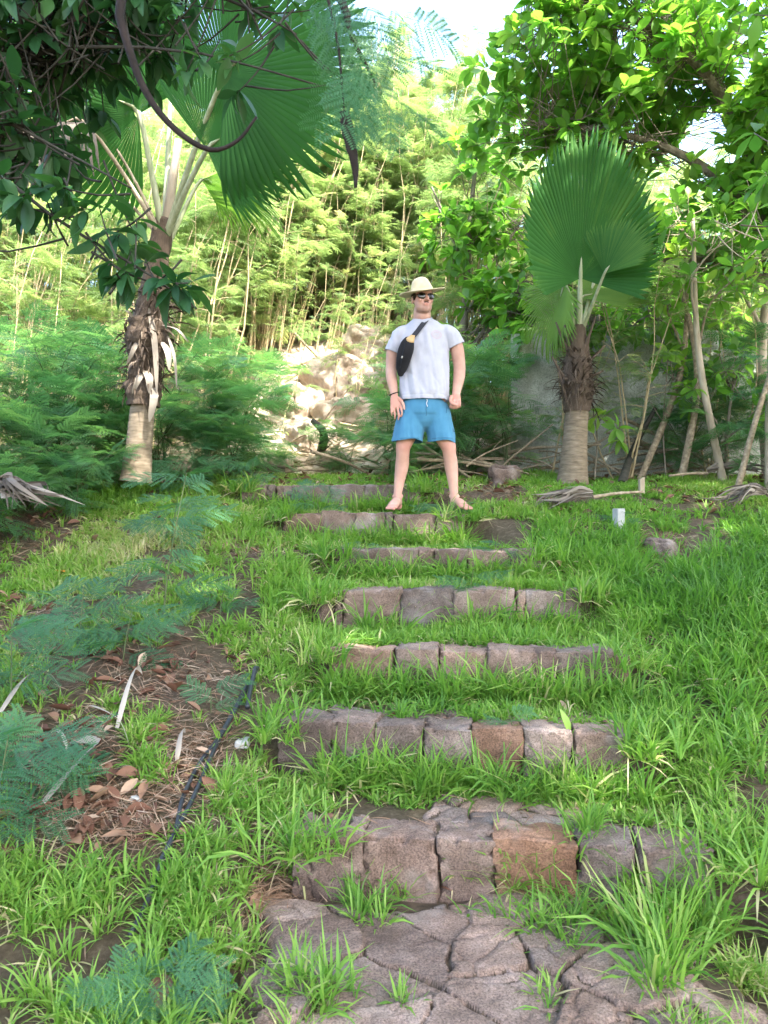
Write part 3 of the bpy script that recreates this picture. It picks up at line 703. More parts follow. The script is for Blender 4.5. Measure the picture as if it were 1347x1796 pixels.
def broad_tree(name, label, cat, trunk, branches, blobs, leaf, seed, leafm='broad', bark='bark', tpls=OBO, group=None, **kw):
    trunk = np.asarray(trunk, float)
    e = empty(name, label, cat, tuple(trunk[0][:3]), group)
    mb = MB(); c = curve(trunk[:, :3], 14); mb.tube(c, np.interp(np.linspace(0, 1, 14), np.linspace(0, 1, len(trunk)), trunk[:, 3]), 10)
    mb.build('trunk', MT[bark], e, True)
    anch = [c[-3:], c[8:]]
    for b in branches:
        b = np.asarray(b, float); q = curve(b[:, :3], 10); mb = MB()
        mb.tube(q, np.interp(np.linspace(0, 1, 10), np.linspace(0, 1, len(b)), b[:, 3]), 7)
        mb.build('branch', MT[bark], e, True); anch.append(q[2:])
    fo, tw = blob_crown(blobs, np.vstack(anch), tpls, leaf, leafm, seed, **kw)
    if tw.V: tw.build('twigs', MT[bark], e)
    fo.build('crown', MT[leafm], e)
    return e
def g3(x, y, dz=-.08): return [x, y, float(gz(np.array([x]), np.array([y]))[0])+dz]
# big tree at the upper right
broad_tree('broadleaf_tree', 'large broad-leaved tree filling the upper right with bright oval leaves', 'tree',
    [g3(4.35, 8.3)+[.15], [4.25, 8.2, 3.0, .13], [4.0, 8.0, 4.3, .11], [3.75, 7.9, 5.2, .08]],
    [[[4.05, 8.05, 4.1, .07], [3.3, 7.8, 4.75, .05], [2.5, 7.7, 5.05, .03], [1.6, 7.9, 5.3, .015]],
     [[4.1, 8.1, 3.7, .06], [3.4, 8.1, 3.95, .045], [2.8, 8.1, 3.95, .025], [2.2, 8.3, 4.3, .012]],
     [[3.9, 7.95, 4.8, .06], [3.2, 7.6, 5.6, .045], [2.4, 7.6, 6.2, .03], [1.5, 7.8, 6.6, .015]],
     [[3.8, 7.9, 5.1, .06], [3.9, 7.4, 5.9, .04], [4.3, 6.9, 6.4, .02]],
     [[4.2, 8.1, 3.8, .06], [4.5, 7.4, 4.5, .04], [4.6, 6.6, 4.9, .02]]],
    [((1.75, 7.9, 6.1), (.85, .8, .75), 150), ((1.5, 8.1, 5.35), (.6, .6, .5), 64), ((2.7, 7.8, 6.2), (1., 1., .8), 190), ((2.6, 8.0, 5.2), (.9, .8, .5), 120), ((3.7, 7.5, 6.0), (1., 1., .9), 180), ((4.4, 7.0, 5.2), (.9, .9, .9), 130),
     ((3.4, 7.9, 5.0), (.8, .7, .6), 110), ((2.6, 8.4, 4.45), (.8, .6, .4), 80), ((3.6, 8.0, 4.3), (.8, .6, .5), 90), ((2.9, 7.6, 7.2), (1.8, 1.2, .6), 80), ((4.6, 7.2, 4.1), (.7, .8, .6), 40), ((3.35, 8.3, 5.35), (.45, .4, .35), 30)],
    .19, 401, per=8, tint=(.5, .16))
# tree behind, between the man and the palm
broad_tree('broadleaf_tree', 'slim broad-leaved tree behind the upright palm, half hidden by saplings', 'tree',
    [g3(1.15, 10.2)+[.07], [1.05, 10.1, 3.4, .055], [1.1, 10.0, 4.8, .04], [1.2, 9.9, 6.0, .02]],
    [[[1.05, 10.1, 3.3, .03], [1.5, 9.7, 3.9, .02], [2.0, 9.5, 4.2, .01]], [[1.1, 10.0, 4.4, .03], [.8, 9.8, 5.0, .02], [.6, 9.7, 5.4, .01]], [[1.1, 10., 3.9, .03], [1.5, 9.9, 4.6, .02], [1.8, 9.8, 5.1, .01]]],
    [((1.0, 9.8, 3.3), (.55, .5, .5), 50), ((1.6, 9.6, 4.0), (.7, .5, .5), 80), ((.9, 9.8, 4.9), (.5, .5, .5), 40), ((1.7, 9.8, 5.0), (.6, .5, .5), 60), ((2.3, 9.6, 3.7), (.5, .5, .6), 60), ((3.4, 9.6, 3.4), (.9, .5, .6), 80), ((1.5, 9.8, 5.9), (.6, .5, .5), 24)],
    .20, 402, per=7, tint=(.6, .22))
# dark leaved branch close at the right edge
broad_tree('broadleaf_tree', 'near tree at the right edge with darker hanging leaves', 'tree',
    [g3(3.1, 4.6)+[.10], [3.05, 4.6, 2.4, .085], [2.9, 4.5, 3.6, .06], [2.7, 4.4, 4.6, .03]],
    [[[2.95, 4.5, 3.3, .04], [2.55, 4.4, 3.5, .025], [2.15, 4.3, 3.35, .012]], [[3.0, 4.5, 2.7, .04], [2.6, 4.4, 3.0, .02], [2.2, 4.4, 2.85, .01]], [[2.8, 4.4, 4.0, .04], [2.4, 4.4, 4.3, .02], [2.1, 4.4, 4.3, .01]]],
    [((2.42, 4.35, 3.4), (.30, .4, .4), 22), ((2.42, 4.4, 2.9), (.26, .4, .25), 14), ((2.85, 4.5, 3.2), (.4, .4, .6), 30), ((2.55, 4.4, 4.1), (.4, .4, .35), 18)],
    .15, 403, 'broad', per=6, hang=.25, tint=(.3, .2))
# the big shade tree standing beside the photographer, outside the view
broad_tree('broadleaf_tree', 'spreading tree right of the stair whose crown shades the steps', 'tree',
    [g3(6.6, 1.0)+[.3], [6.5, 1.0, 3., .26], [6.2, 1.1, 5.2, .2], [5.6, 1.2, 6.8, .12]],
    [[[6.3, 1.1, 4.5, .14], [4.4, 1.6, 6.2, .1], [2.2, 2.0, 7.0, .06], [.2, 2.3, 7.4, .03]], [[6.3, 1.0, 4.7, .14], [4., -1.4, 6.6, .1], [1.2, -2.6, 7.1, .06], [-1.4, -2.6, 7.3, .03]], [[6.2, 1.1, 5., .14], [5.2, 3.0, 6.6, .09], [4.0, 4.2, 7.2, .04]], [[6.2, 1.1, 5., .14], [5., -.8, 6.6, .09], [2.6, -1.6, 7.2, .04]]],
    [((.6, 1.6, 7.4), (1.9, 2.3, .55), 105), ((3.2, 2.2, 7.3), (2.0, 2.4, .6), 140), ((5.6, 2.6, 7.2), (1.8, 2.4, .7), 110), ((3.6, -1.2, 7.3), (2.8, 1.8, .6), 130), ((6.2, -.9, 7.2), (1.8, 1.6, .6), 90), ((4.7, .3, 7.4), (1.4, 1.3, .5), 80), ((3.0, 2.1, 7.7), (1.3, 1.3, .3), 70), ((3.2, -.4, 7.6), (1.5, 1.2, .4), 80), ((2.2, .6, 7.5), (1.6, 1.4, .4), 60), ((4.2, 3.6, 7.4), (1.3, 1.2, .5), 60), ((-.6, .2, 7.5), (1.6, 1.8, .5), 70), ((1.2, -1.6, 7.4), (2.0, 1.6, .5), 110), ((4.4, -3.0, 7.3), (2.4, 1.3, .5), 100), ((1.6, -3.6, 7.3), (2.2, 1.2, .5), 90), ((-1.6, -2.4, 7.4), (1.6, 1.8, .5), 80), ((2.6, 4.4, 7.6), (1.9, 1.1, .5), 70), ((7.4, 1.6, 7.0), (1.2, 2, .7), 50)],
    .42, 404, per=8, tint=(.4, .15), holes=.22)
# slender trunks at right
for k, (bx, by, tx_, tz_, r, lab, bl) in enumerate([
    (3.15, 7.1, 2.85, 4.0, .030, 'pale upright slender trunk right of the wall end', 1), (3.35, 6.7, 3.6, 3.9, .030, 'whitish slender trunk near the right edge of the clearing', 1),
    (2.45, 7.5, 2.95, 3.9, .028, 'thin crooked sapling leaning right in front of the wall', 0), (2.8, 7.3, 2.75, 3.7, .03, 'grey slender trunk with lumpy bark at the wall end', 0),
    (3.7, 7.4, 3.8, 4.2, .045, 'slender trunk in shade at the far right', 1), (3.0, 6.6, 3.9, 3.6, .022, 'thin bare sapling sloping steeply to the right edge', 0)]):
    b = g3(bx, by); mid = [(bx+tx_)/2+random.choice([-1, 1])*random.uniform(.08, .2), by, (b[2]+tz_)/2]
    broad_tree('slender_tree', lab, 'tree', [b+[r*1.25], mid+[r], [tx_, by, tz_, r*.5]],
        [[[*mid[:2], mid[2]+.2, r*.45], [mid[0]+random.uniform(-.4, .4), by-.1, mid[2]+.7, r*.3], [mid[0]+random.uniform(-.7, .7), by-.2, mid[2]+1.1, r*.15]]],
        [((tx_, by, tz_), (.5, .4, .45), 22), ((mid[0], by-.1, mid[2]+.75), (.45, .3, .3), 9)], .15, 420+k, bark='bark_pale' if bl else 'dry_wood', per=6, group='slender trees by the wall', tint=(.55, .25))
# broad-leaved shrub leaning over the wall
broad_tree('broadleaf_shrub', 'broad-leaved shrub hanging over the concrete wall right of the palm', 'shrub',
    [g3(2.6, 9.3)+[.03], [2.5, 9.1, 2.8, .025], [2.4, 8.6, 3.5, .015]], [[[2.5, 8.9, 3.1, .015], [2.2, 8.2, 3.4, .01], [2.0, 8.0, 3.2, .006]], [[2.5, 9., 3., .015], [2.8, 8.3, 3.4, .01], [3.0, 8., 3.2, .006]]],
    [((2.15, 8.05, 3.3), (.35, .25, .3), 15), ((2.65, 8.1, 3.45), (.4, .3, .35), 18), ((3.1, 8.1, 3.3), (.3, .3, .4), 12), ((1.7, 8.6, 3.6), (.4, .3, .4), 14)], .21, 440, per=6, hang=.35, tint=(.65, .2))
broad_tree('young_plant', 'young broad-leaved plant at the foot of the wall beside the palm trunk', 'plant',
    [g3(2.02, 7.4, 0)+[.008], [2.05, 7.4, 2.0, .007], [2.0, 7.35, 2.25, .004]], [[[2.05, 7.4, 1.95, .005], [2.2, 7.35, 2.05, .004], [2.25, 7.3, 2.0, .003]]],
    [((2.0, 7.35, 2.25), (.15, .1, .12), 4), ((2.2, 7.3, 2.05), (.12, .1, .1), 3)], .17, 441, per=5, hang=.3, tint=(.7, .15), tpls=OVA)
broad_tree('young_plant', 'young broad-leaved plant climbing before the middle of the wall', 'plant',
    [g3(2.75, 7.5, 0)+[.008], [2.72, 7.5, 2.1, .007], [2.75, 7.5, 2.6, .004]], [[[2.7, 7.5, 2.2, .005], [2.55, 7.45, 2.4, .004], [2.45, 7.4, 2.4, .003]]],
    [((2.72, 7.45, 2.7), (.2, .1, .2), 5), ((2.5, 7.4, 2.4), (.15, .1, .12), 4)], .16, 442, per=5, hang=.3, tint=(.7, .15), tpls=OVA)

broad_tree('broadleaf_shrub', 'tall broad-leaved shrub growing behind the lower wall stretch at the far right', 'shrub',
    [g3(3.9, 9.2)+[.03], [3.9, 9.1, 2.8, .025], [3.9, 8.9, 3.8, .015]], [[[3.9, 9.1, 2.9, .015], [3.4, 8.9, 3.4, .01], [3.1, 8.8, 3.7, .006]], [[3.9, 9., 3., .015], [4.4, 8.9, 3.5, .01], [4.7, 8.8, 3.8, .006]]],
    [((3.5, 8.85, 3.2), (.5, .3, .4), 36), ((4.3, 8.85, 3.2), (.5, .3, .45), 36), ((3.9, 8.9, 3.9), (.7, .4, .4), 40), ((4.8, 8.8, 3.0), (.4, .3, .5), 24), ((3.0, 8.9, 3.8), (.5, .3, .4), 30)], .18, 443, per=6, hang=.2, tint=(.6, .18))
broad_tree('broadleaf_shrub', 'low broad-leaved shrub among the slender trunks in front of the wall', 'shrub',
    [g3(3.25, 7.3)+[.02], [3.25, 7.3, 2.0, .016], [3.3, 7.25, 2.6, .01]], [[[3.25, 7.3, 2.0, .01], [3.0, 7.2, 2.3, .007], [2.85, 7.2, 2.4, .004]], [[3.25, 7.3, 2.0, .01], [3.5, 7.2, 2.2, .007], [3.7, 7.2, 2.3, .004]]],
    [((3.3, 7.25, 2.7), (.3, .2, .3), 14), ((2.9, 7.2, 2.4), (.2, .15, .2), 7), ((3.65, 7.2, 2.3), (.25, .2, .3), 11)], .14, 444, per=5, hang=.25, tint=(.65, .18))
# ------------------------------------------------------------------ dark tree hanging in at upper left
def bl(px, py, d, rx, ry, rz, n): return (tuple(P(px, py, d)), (rx, ry, rz), n)
def pt(px, py, d, r): return list(P(px, py, d))+[r]
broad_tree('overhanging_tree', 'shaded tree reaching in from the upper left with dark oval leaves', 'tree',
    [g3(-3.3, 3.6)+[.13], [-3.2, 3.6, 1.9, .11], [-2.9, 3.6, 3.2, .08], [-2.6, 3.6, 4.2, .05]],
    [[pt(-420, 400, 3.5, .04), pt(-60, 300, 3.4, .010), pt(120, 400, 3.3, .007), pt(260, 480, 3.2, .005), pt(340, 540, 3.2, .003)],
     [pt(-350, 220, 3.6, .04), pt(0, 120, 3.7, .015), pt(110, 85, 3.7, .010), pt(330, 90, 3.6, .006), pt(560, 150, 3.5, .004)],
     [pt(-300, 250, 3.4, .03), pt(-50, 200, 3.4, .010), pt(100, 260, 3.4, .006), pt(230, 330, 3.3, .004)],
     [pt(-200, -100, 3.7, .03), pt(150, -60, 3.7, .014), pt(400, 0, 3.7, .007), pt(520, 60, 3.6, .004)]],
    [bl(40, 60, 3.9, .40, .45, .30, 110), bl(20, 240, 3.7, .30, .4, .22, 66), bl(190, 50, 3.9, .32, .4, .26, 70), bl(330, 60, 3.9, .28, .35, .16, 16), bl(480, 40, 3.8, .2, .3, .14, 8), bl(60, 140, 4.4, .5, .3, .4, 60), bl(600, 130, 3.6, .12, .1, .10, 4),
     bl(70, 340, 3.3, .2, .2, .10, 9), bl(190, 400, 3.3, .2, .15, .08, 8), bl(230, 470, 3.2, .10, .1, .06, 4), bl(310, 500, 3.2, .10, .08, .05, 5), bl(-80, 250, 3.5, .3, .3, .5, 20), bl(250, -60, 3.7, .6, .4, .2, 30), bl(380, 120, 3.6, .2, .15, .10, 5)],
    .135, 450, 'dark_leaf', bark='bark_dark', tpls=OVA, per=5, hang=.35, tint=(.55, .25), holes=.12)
# close feathery branch with its pod
e = empty('feathery_tree', 'feathery tree close overhead whose bent branch and dark pod hang into view', 'tree', tuple(g3(-1.7, .9)), None)
mb = MB(); mb.tube(curve([g3(-1.7, .9), [-1.6, .95, 1.6], [-1.35, 1.1, 2.6], [-.95, 1.3, 3.3]], 14), np.linspace(.07, .03, 14), 9); mb.build('trunk', MT['bark_dark'], e, True)
mb = MB(); q = curve([[-1.15, 1.2, 3.0], list(P(150, -160, 1.5)), list(P(212, 40, 1.5)), list(P(250, 150, 1.5)), list(P(300, 220, 1.5)), list(P(365, 262, 1.5)), list(P(415, 248, 1.5)), list(P(450, 205, 1.5))], 30)
mb.tube(q, np.interp(np.linspace(0, 1, 30), [0, .3, .6, 1], [.014, .0085, .006, .0025]), 8); mb.build('branch', MT['pod'], e, True)
mb = MB(); q2 = curve([[-1.0, 1.27, 3.2], [-.5, 1.4, 2.8], list(P(560, -60, 1.35)), list(P(615, 60, 1.35)), list(P(660, 150, 1.35))], 20)
mb.tube(q2, np.linspace(.014, .002, 20), 7); mb.build('branch', MT['pod'], e, True)
q3 = curve([list(P(560, -60, 1.35)), list(P(590, 60, 1.33)), list(P(600, 150, 1.32)), list(P(604, 200, 1.32))], 8)
mb = MB(); mb.tube(q3, np.linspace(.003, .0015, 8), 5); mb.build('branch', MT['pod'], e, True)
# pod: flat, twisted, pinched between the seeds
pts = curve([list(P(604, 196, 1.32)), list(P(612, 240, 1.32)), list(P(622, 290, 1.32)), list(P(624, 330, 1.32))], 26); V = []
for i, p_ in enumerate(pts):
    t = i/25; w = .0125*math.sin(math.pi*min(1, .06+t*.94)**.7)**.5*(1-.16*abs(math.sin(t*19))); th = .0035; a = t*1.1
    if .80 < t < .86: w *= .6
    for b in np.linspace(0, 2*np.pi, 8, endpoint=False):
        u, v = w*math.cos(b), th*math.sin(b); V.append(p_+np.array([u*math.cos(a)-v*math.sin(a), u*math.sin(a)+v*math.cos(a), 0]))
mb = MB(); i = np.arange(25)[:, None]*8; j = np.arange(8)[None]; mb.add(V, np.stack([i+j, i+(j+1) % 8, i+8+(j+1) % 8, i+8+j], -1)); mb.build('seed_pod', MT['pod'], e, True)
mb = MB(); rr = np.random.default_rng(5); pp = []; dd = []
for (a, b, d_, n_, s_) in [(600, 30, 1.35, 5, 90), (650, 110, 1.35, 5, 60), (680, 180, 1.38, 5, 50), (610, 110, 1.33, 4, 45), (640, 20, 1.4, 4, 60), (700, 40, 1.5, 2, 40), (560, 20, 1.4, 4, 70)]:
    for k in range(n_): pp.append(P(a+rr.normal(0, s_*.3), b+rr.normal(0, s_*.3), d_+rr.normal(0, .05))); dd.append([rr.uniform(-.2, .9), rr.uniform(-.5, .5), rr.uniform(-1., .1)])
dd = np.array(dd); mb.inst(NEAR[0], np.array(pp), frames(dd, np.array([0, -.6, .6])+rr.normal(0, .4, (len(pp), 3))), rr.uniform(.40, .62, len(pp)), rr.uniform(0, .6, len(pp)))
mb.build('foliage', MT['seedling'], e)

# ------------------------------------------------------------------ fan palms
def fan(mb, hub, d, n, Rr, nseg=56, spread=125, split=.66, pleat=.055, cup=.1, droop=.15, tint=.55, seed=0, asym=0., fold=0., side=.22, wx=1.):
    rr = np.random.default_rng(seed)
    rows = np.array([.03, .16, .32, .48, split, (split+1)*.5, .93, 1.0]); Vs = []; Qs = []; Ts = []
    M = frames(np.array([d]), np.array([n]))[0]; off = 0
    th = np.linspace(-R(spread), R(spread), nseg+1); dl = (th[1]-th[0])/2
    for k in range(nseg):
        a = (th[k]+th[k+1])/2; f = a/R(spread)
        L = Rr*(1-side*abs(f)**1.6+asym*f)*rr.uniform(.96, 1.02); bend = rr.normal(0, .05); dz = rr.normal(0, .03)
        for r in rows:
            s = 0 if r <= split else (r-split)/(1-split)
            hw = dl*(1-s**1.3*.93)
            z0 = -cup*Rr*r*r*0+cup*Rr*abs(f)**1.5*r + fold*Rr*abs(math.sin(a))*r - droop*L*(r**3)*(1+.5*s) + dz*s*L + .025*Rr*r*math.sin(a*5+seed)
            for g in (-1, 0, 1):
                aa = a+g*hw+bend*s*.35; rad = L*r
                z = z0+(pleat*rad*(1-.3*s)*dl*9 if g == 0 else 0)*1.
                Vs.append([math.sin(aa)*rad, math.cos(aa)*rad, z])
        q = grid_quads(len(rows), 3)+off; Qs.append(q); off += len(rows)*3
        tt = np.clip(tint+rr.normal(0, .05)+np.repeat(np.linspace(.0, .12, len(rows)-1), 2), 0, 1); Ts.append(tt)
    V = (np.array(Vs)*[wx, 1, 1])@M.T+np.array(hub)
    mb.add(V, np.concatenate(Qs), np.concatenate(Ts))
def frond(palm, base, hub, d, n, Rr, pr=.017, mat='palm', pmat='petiole', label=None, name='frond', sag=.05, **kw):
    mb = MB(); fan(mb, hub, d, n, Rr, **kw); fr = mb.build(name, MT[mat], palm, False)
    if label: fr['label'] = label
    base, hub = np.array(base), np.array(hub)
    q = curve([base, (base+hub)/2+np.array([0, 0, sag*np.linalg.norm(hub-base)]), hub, hub+unit(d)*.16*Rr], 10)
    mb = MB(); mb.tube(q, np.append(np.linspace(pr*1.5, pr*.8, 8), [pr*.5, pr*.15]), 7); po = mb.build('petiole', MT[pmat], None, True)
    po.parent = fr
    return fr
def shag(pts, rad, n, L, seed, w=.012):
    """loose fibres and strips hanging round a trunk"""
    rr = np.random.default_rng(seed); mb = MB(); pts = np.asarray(pts)
    t = rr.random(n)*(len(pts)-1.001); i = t.astype(int); f = (t-i)[:, None]; o = pts[i]*(1-f)+pts[i+1]*f; r = np.interp(t, np.arange(len(pts)), rad)
    az = rr.uniform(0, 6.28, n); bx = o[:, 0]+np.cos(az)*r*.85; by = o[:, 1]+np.sin(az)*r*.85
    blades(mb, bx, by, o[:, 2], L*rr.uniform(.4, 1.5, n), w*rr.uniform(.12, 1., n)**1.5, az+rr.normal(0, .7, n), rr.uniform(.3, 2.6, n), rr.uniform(.3, 1.8, n), np.clip(rr.beta(1.2, 2.2, n), 0, 1), 4)
    return mb
def ringtrunk(pts, rad, n=40, k=18, amp=.05, seed=0, ring=.012):
    mb = MB(); q = curve(pts, n); rd = np.interp(np.linspace(0, 1, n), np.linspace(0, 1, len(rad)), rad)
    rd = rd*(1+ring*np.sin(np.arange(n)*2.1)+amp*.6*fbm(np.arange(n)*.35, np.arange(n)*0., s=seed))
    mb.tube(q, rd, k); V = mb.V[0]; c = V.copy()
    o = amp*fbm(V[:, 0]*14, V[:, 1]*14, V[:, 2]*9, s=seed); cen = np.repeat(np.vstack([q, q[-1:]]), k, 0)
    mb.V[0] = cen+(V-cen)*(1+o)[:, None]; return mb
# upright palm on the right
D = 7.2
pb = P(1005, 852, D); pc = P(1015, 575, D)
palm = empty('fan_palm', 'short upright fan palm with one huge round pleated frond facing out', 'palm', tuple(pb))
ringtrunk([P(1003, 858, D), P(1005, 830, D), P(1008, 780, D), P(1012, 715, D)], [.165, .135, .115, .105], 36, 20, .04, 3).build('trunk', MT['palm_trunk'], palm, True)
ringtrunk([P(1012, 722, D), P(1012, 690, D), P(1012, 650, D), P(1014, 610, D), P(1016, 570, D)], [.12, .145, .13, .10, .05], 30, 18, .22, 4, .04).build('fibre_core', MT['fibre'], palm, True)
shag([P(1012, 705, D), P(1012, 670, D), P(1014, 620, D)], [.12, .135, .09], 800, .17, 6, .010).build('fibre_skirt', MT['fibre'], palm)
for k, (a, b, c2, d2) in enumerate([(1008, 640, 975, 565), (1020, 640, 1062, 605), (1022, 660, 1058, 650), (1002, 680, 968, 625), (1018, 625, 1045, 555), (1004, 630, 990, 570), (1018, 650, 1035, 585), (1000, 720, 980, 650)]):
    mb = MB(); o, t = P(a, b, D-.06), P(c2, d2, D-.02-random.uniform(0, .2)); mb.tube(curve([o, (o+t)/2+[0, 0, -.02], t], 6), np.linspace(.022, .008, 6), 7); mb.build('leaf_base', MT['fibre'], palm, True)
cr = P(1016, 580, D)
frond(palm, cr, P(1018, 488, D-.12), [0.02, -.10, 1], [0, -1, -.10], 1.30, .022, nseg=66, spread=111, split=.86, cup=.38, droop=-.06, tint=.62, seed=1, side=.42, wx=.63, label='huge round upright frond facing the stair', sag=0)
frond(palm, P(1022, 578, D), P(1060, 480, D-.34), [.50, -.30, .80], [-.65, -.75, .1], .52, .013, nseg=40, spread=62, split=.8, cup=.3, droop=.05, tint=.70, seed=2, label='smaller folded frond in front of the round one', sag=0)
frond(palm, P(1020, 578, D+.05), P(1060, 440, D+.35), [.75, .35, .8], [-.3, -.75, .5], .78, .014, nseg=50, spread=80, cup=.15, droop=.1, tint=.35, seed=3)
frond(palm, P(1012, 578, D+.05), P(1020, 522, D+.12), [.90, .10, .34], [.0, -.75, .65], .72, .013, nseg=46, spread=60, cup=.1, droop=.05, tint=1.0, seed=4, label='bright sunlit frond behind the petioles')  # brightest tint, sunlight painted into the blade colour
frond(palm, P(1008, 578, D), P(990, 500, D+.05), [-.28, .25, -.9], [-.9, -.3, -.1], .72, .013, nseg=40, spread=75, split=.6, cup=.3, droop=.1, tint=.98, seed=5, label='yellow green frond hanging down on the left', sag=.25)
# leaning palm on the left
D = 6.2
palm = empty('fan_palm', 'leaning fan palm on the left with shaggy trunk and drooping dark fronds', 'palm', tuple(P(240, 838, D)))
ringtrunk([P(238, 845, D), P(242, 800, D), P(247, 745, D), P(252, 700, D)], [.125, .108, .098, .095], 34, 20, .06, 8).build('trunk', MT['palm_trunk'], palm, True)
ringtrunk([P(251, 712, D), P(252, 680, D), P(255, 640, D), P(257, 605, D), P(262, 570, D), P(267, 535, D), P(272, 490, D), P(282, 430, D), P(290, 385, D)], [.115, .14, .125, .165, .17, .12, .10, .085, .07], 50, 18, .26, 9, .05).build('fibre_core', MT['fibre'], palm, True)
shag([P(252, 690, D), P(255, 640, D), P(258, 600, D), P(264, 560, D), P(270, 510, D)], [.13, .13, .17, .15, .10], 620, .17, 10, .014).build('fibre_skirt', MT['fibre'], palm)
for k, (a, b, c2, d2, w) in enumerate([(262, 540, 275, 690, .022), (285, 600, 297, 650, .025), (255, 650, 262, 690, .03), (270, 690, 264, 715, .03), (295, 590, 310, 680, .012), (240, 600, 222, 640, .02), (285, 570, 330, 600, .014), (235, 560, 205, 545, .014), (270, 680, 262, 740, .03), (247, 655, 232, 690, .025)]):
    mb = MB(); o, t = P(a, b, D-.14), P(c2, d2, D-.17); md = (o+t)/2+np.array([.03, -.05, .02]); q = curve([o, md, t], 8)
    ww = w*np.array([.5, .9, 1, 1, .9, .8, .6, .15]); V = np.concatenate([np.stack([q-np.array([1, .3, 0])*ww[:, None], q+np.array([1, .3, 0])*ww[:, None]], 1)]).reshape(-1, 3)
    mb.add(V, grid_quads(8, 2), random.uniform(.5, 1)); mb.build('dry_strip', MT['palm_grey'], palm, True)
cr = P(288, 425, D)
for (a, b, dd_) in [(313, 245, -.05), (218, 345, .1)]:
    mb = MB(); mb.tube(curve([cr, (cr+P(a, b, D+dd_))/2, P(a, b, D+dd_)], 8), np.linspace(.045 if a > 300 else .02, .03 if a > 300 else .01, 8), 8); mb.build('dead_petiole', MT['bark_pale'], palm, True)
frond(palm, cr, P(363, 262, D-.45), [.88, -.32, .50], [-.2, -.85, -.20], .80, .019, nseg=64, spread=96, split=.76, cup=.12, droop=.08, tint=.45, seed=21, label='large dark drooping frond spreading right')
frond(palm, cr+[.02, .05, 0], P(385, 290, D+.2)+[-.15, 0, -.12], [.85, .3, -.28], [.2, .1, 1], .78, .015, nseg=44, spread=62, split=.6, cup=.05, droop=.15, tint=.8, seed=22, label='small lit frond low on the right')  # lit look comes from a paler tint than its neighbours
frond(palm, cr, P(395, 130, D-.7), [.78, -.40, .35], [-.3, -.8, -.3], 1.12, .018, nseg=60, spread=125, split=.74, cup=.1, droop=.10, tint=.35, seed=23, label='dark frond high on the right against the sky')
frond(palm, cr, P(243, 200, D-.3), [-.55, -.6, .2], [.4, -.7, -.4], 1.05, .02, nseg=54, spread=120, cup=.1, droop=.25, tint=.3, seed=24)
frond(palm, cr, P(300, 170, D+.2), [.1, .4, .8], [0, -.8, .3], 1.1, .018, nseg=54, spread=115, cup=.1, droop=.15, tint=.35, seed=25)
frond(palm, cr, P(192, 240, D-.3), [-.50, -.35, .70], [.3, -.9, .0], .52, .010, mat='palm_dead', pmat='bark_pale', nseg=30, spread=70, split=.8, cup=.15, droop=.05, tint=.55, seed=26, label='dead brown frond hanging on the left')
frond(palm, cr, P(150, 215, D-.5), [-.9, -.3, -.15], [.1, -.5, .85], .95, .014, mat='palm_grey', pmat='bark_pale', nseg=44, spread=95, cup=.1, droop=.3, tint=.25, seed=27, label='grey withered frond at the far left')
# ------------------------------------------------------------------ the man
PD = 6.0
def M3(px, py, dy=0.): p = P(px, py, PD); p[1] = PD+dy; return p
class Sol:
    """overlapping closed volumes, fused to one skin by a voxel remesh"""
    def __init__(s): s.bm = bmesh.new()
    def ell(s, c, r, rot=None, seg=20):
        m = Matrix.Translation(Vector(c))@(rot.to_4x4() if rot else Matrix.Identity(4))@Matrix.Diagonal((*r, 1))
        bmesh.ops.create_uvsphere(s.bm, u_segments=seg, v_segments=max(8, seg//2+2), radius=1, matrix=m)
    def limb(s, pts, rad, n=None, k=18, flat=None, refx=None):
        """tapered limb through the joints; flat = depth/width ratio per point"""
        pts = np.asarray(pts, float); n = n or (len(pts)-1)*5+1
        q = curve(pts, n); tt = np.linspace(0, 1, len(pts)); r = curve(np.stack([rad, rad, rad], -1), n)[:, 0]
        fl = np.ones(n) if flat is None else np.interp(np.linspace(0, 1, n), tt, np.broadcast_to(flat, (len(pts),)))
        t = np.gradient(q, axis=0); t = unit(t); ref = np.array(refx if refx is not None else [1., 0, 0])
        rings = []
        for i in range(n):
            v = unit(np.cross(t[i], ref)); u = unit(np.cross(v, t[i]))
            rings.append([s.bm.verts.new(q[i]+u*r[i]*math.cos(a)+v*r[i]*fl[i]*math.sin(a)) for a in np.linspace(0, 2*np.pi, k, endpoint=False)])
        for a, b in zip(rings[:-1], rings[1:]):
            for j in range(k): s.bm.faces.new((a[j], a[(j+1) % k], b[(j+1) % k], b[j]))
        s.bm.faces.new(rings[0][::-1]); s.bm.faces.new(rings[-1])
        for e, i in ((0, 0), (-1, n-1)):                 # round ends
            if r[i] > .004: s.ell(q[i], (r[i]*.97,)*3 if fl[i] > .9 else (r[i]*.95, r[i]*fl[i]*.95, r[i]*fl[i]*.95), None, 14)
    def mesh(s, name, vox, smooth=3, fac=.5):
        bmesh.ops.recalc_face_normals(s.bm, faces=s.bm.faces)
        me = bpy.data.meshes.new(name+' raw'); s.bm.to_mesh(me); s.bm.free()
        o = bpy.data.objects.new('tmp', me); COL.objects.link(o)
        md = o.modifiers.new('r', 'REMESH'); md.mode = 'VOXEL'; md.voxel_size = vox; md.use_smooth_shade = True
        ms = o.modifiers.new('s', 'SMOOTH'); ms.iterations = smooth; ms.factor = fac
        dg = bpy.context.evaluated_depsgraph_get(); out = bpy.data.meshes.new_from_object(o.evaluated_get(dg)); out.name = name
        bpy.data.objects.remove(o); bpy.data.meshes.remove(me); out.materials.clear()
        return out
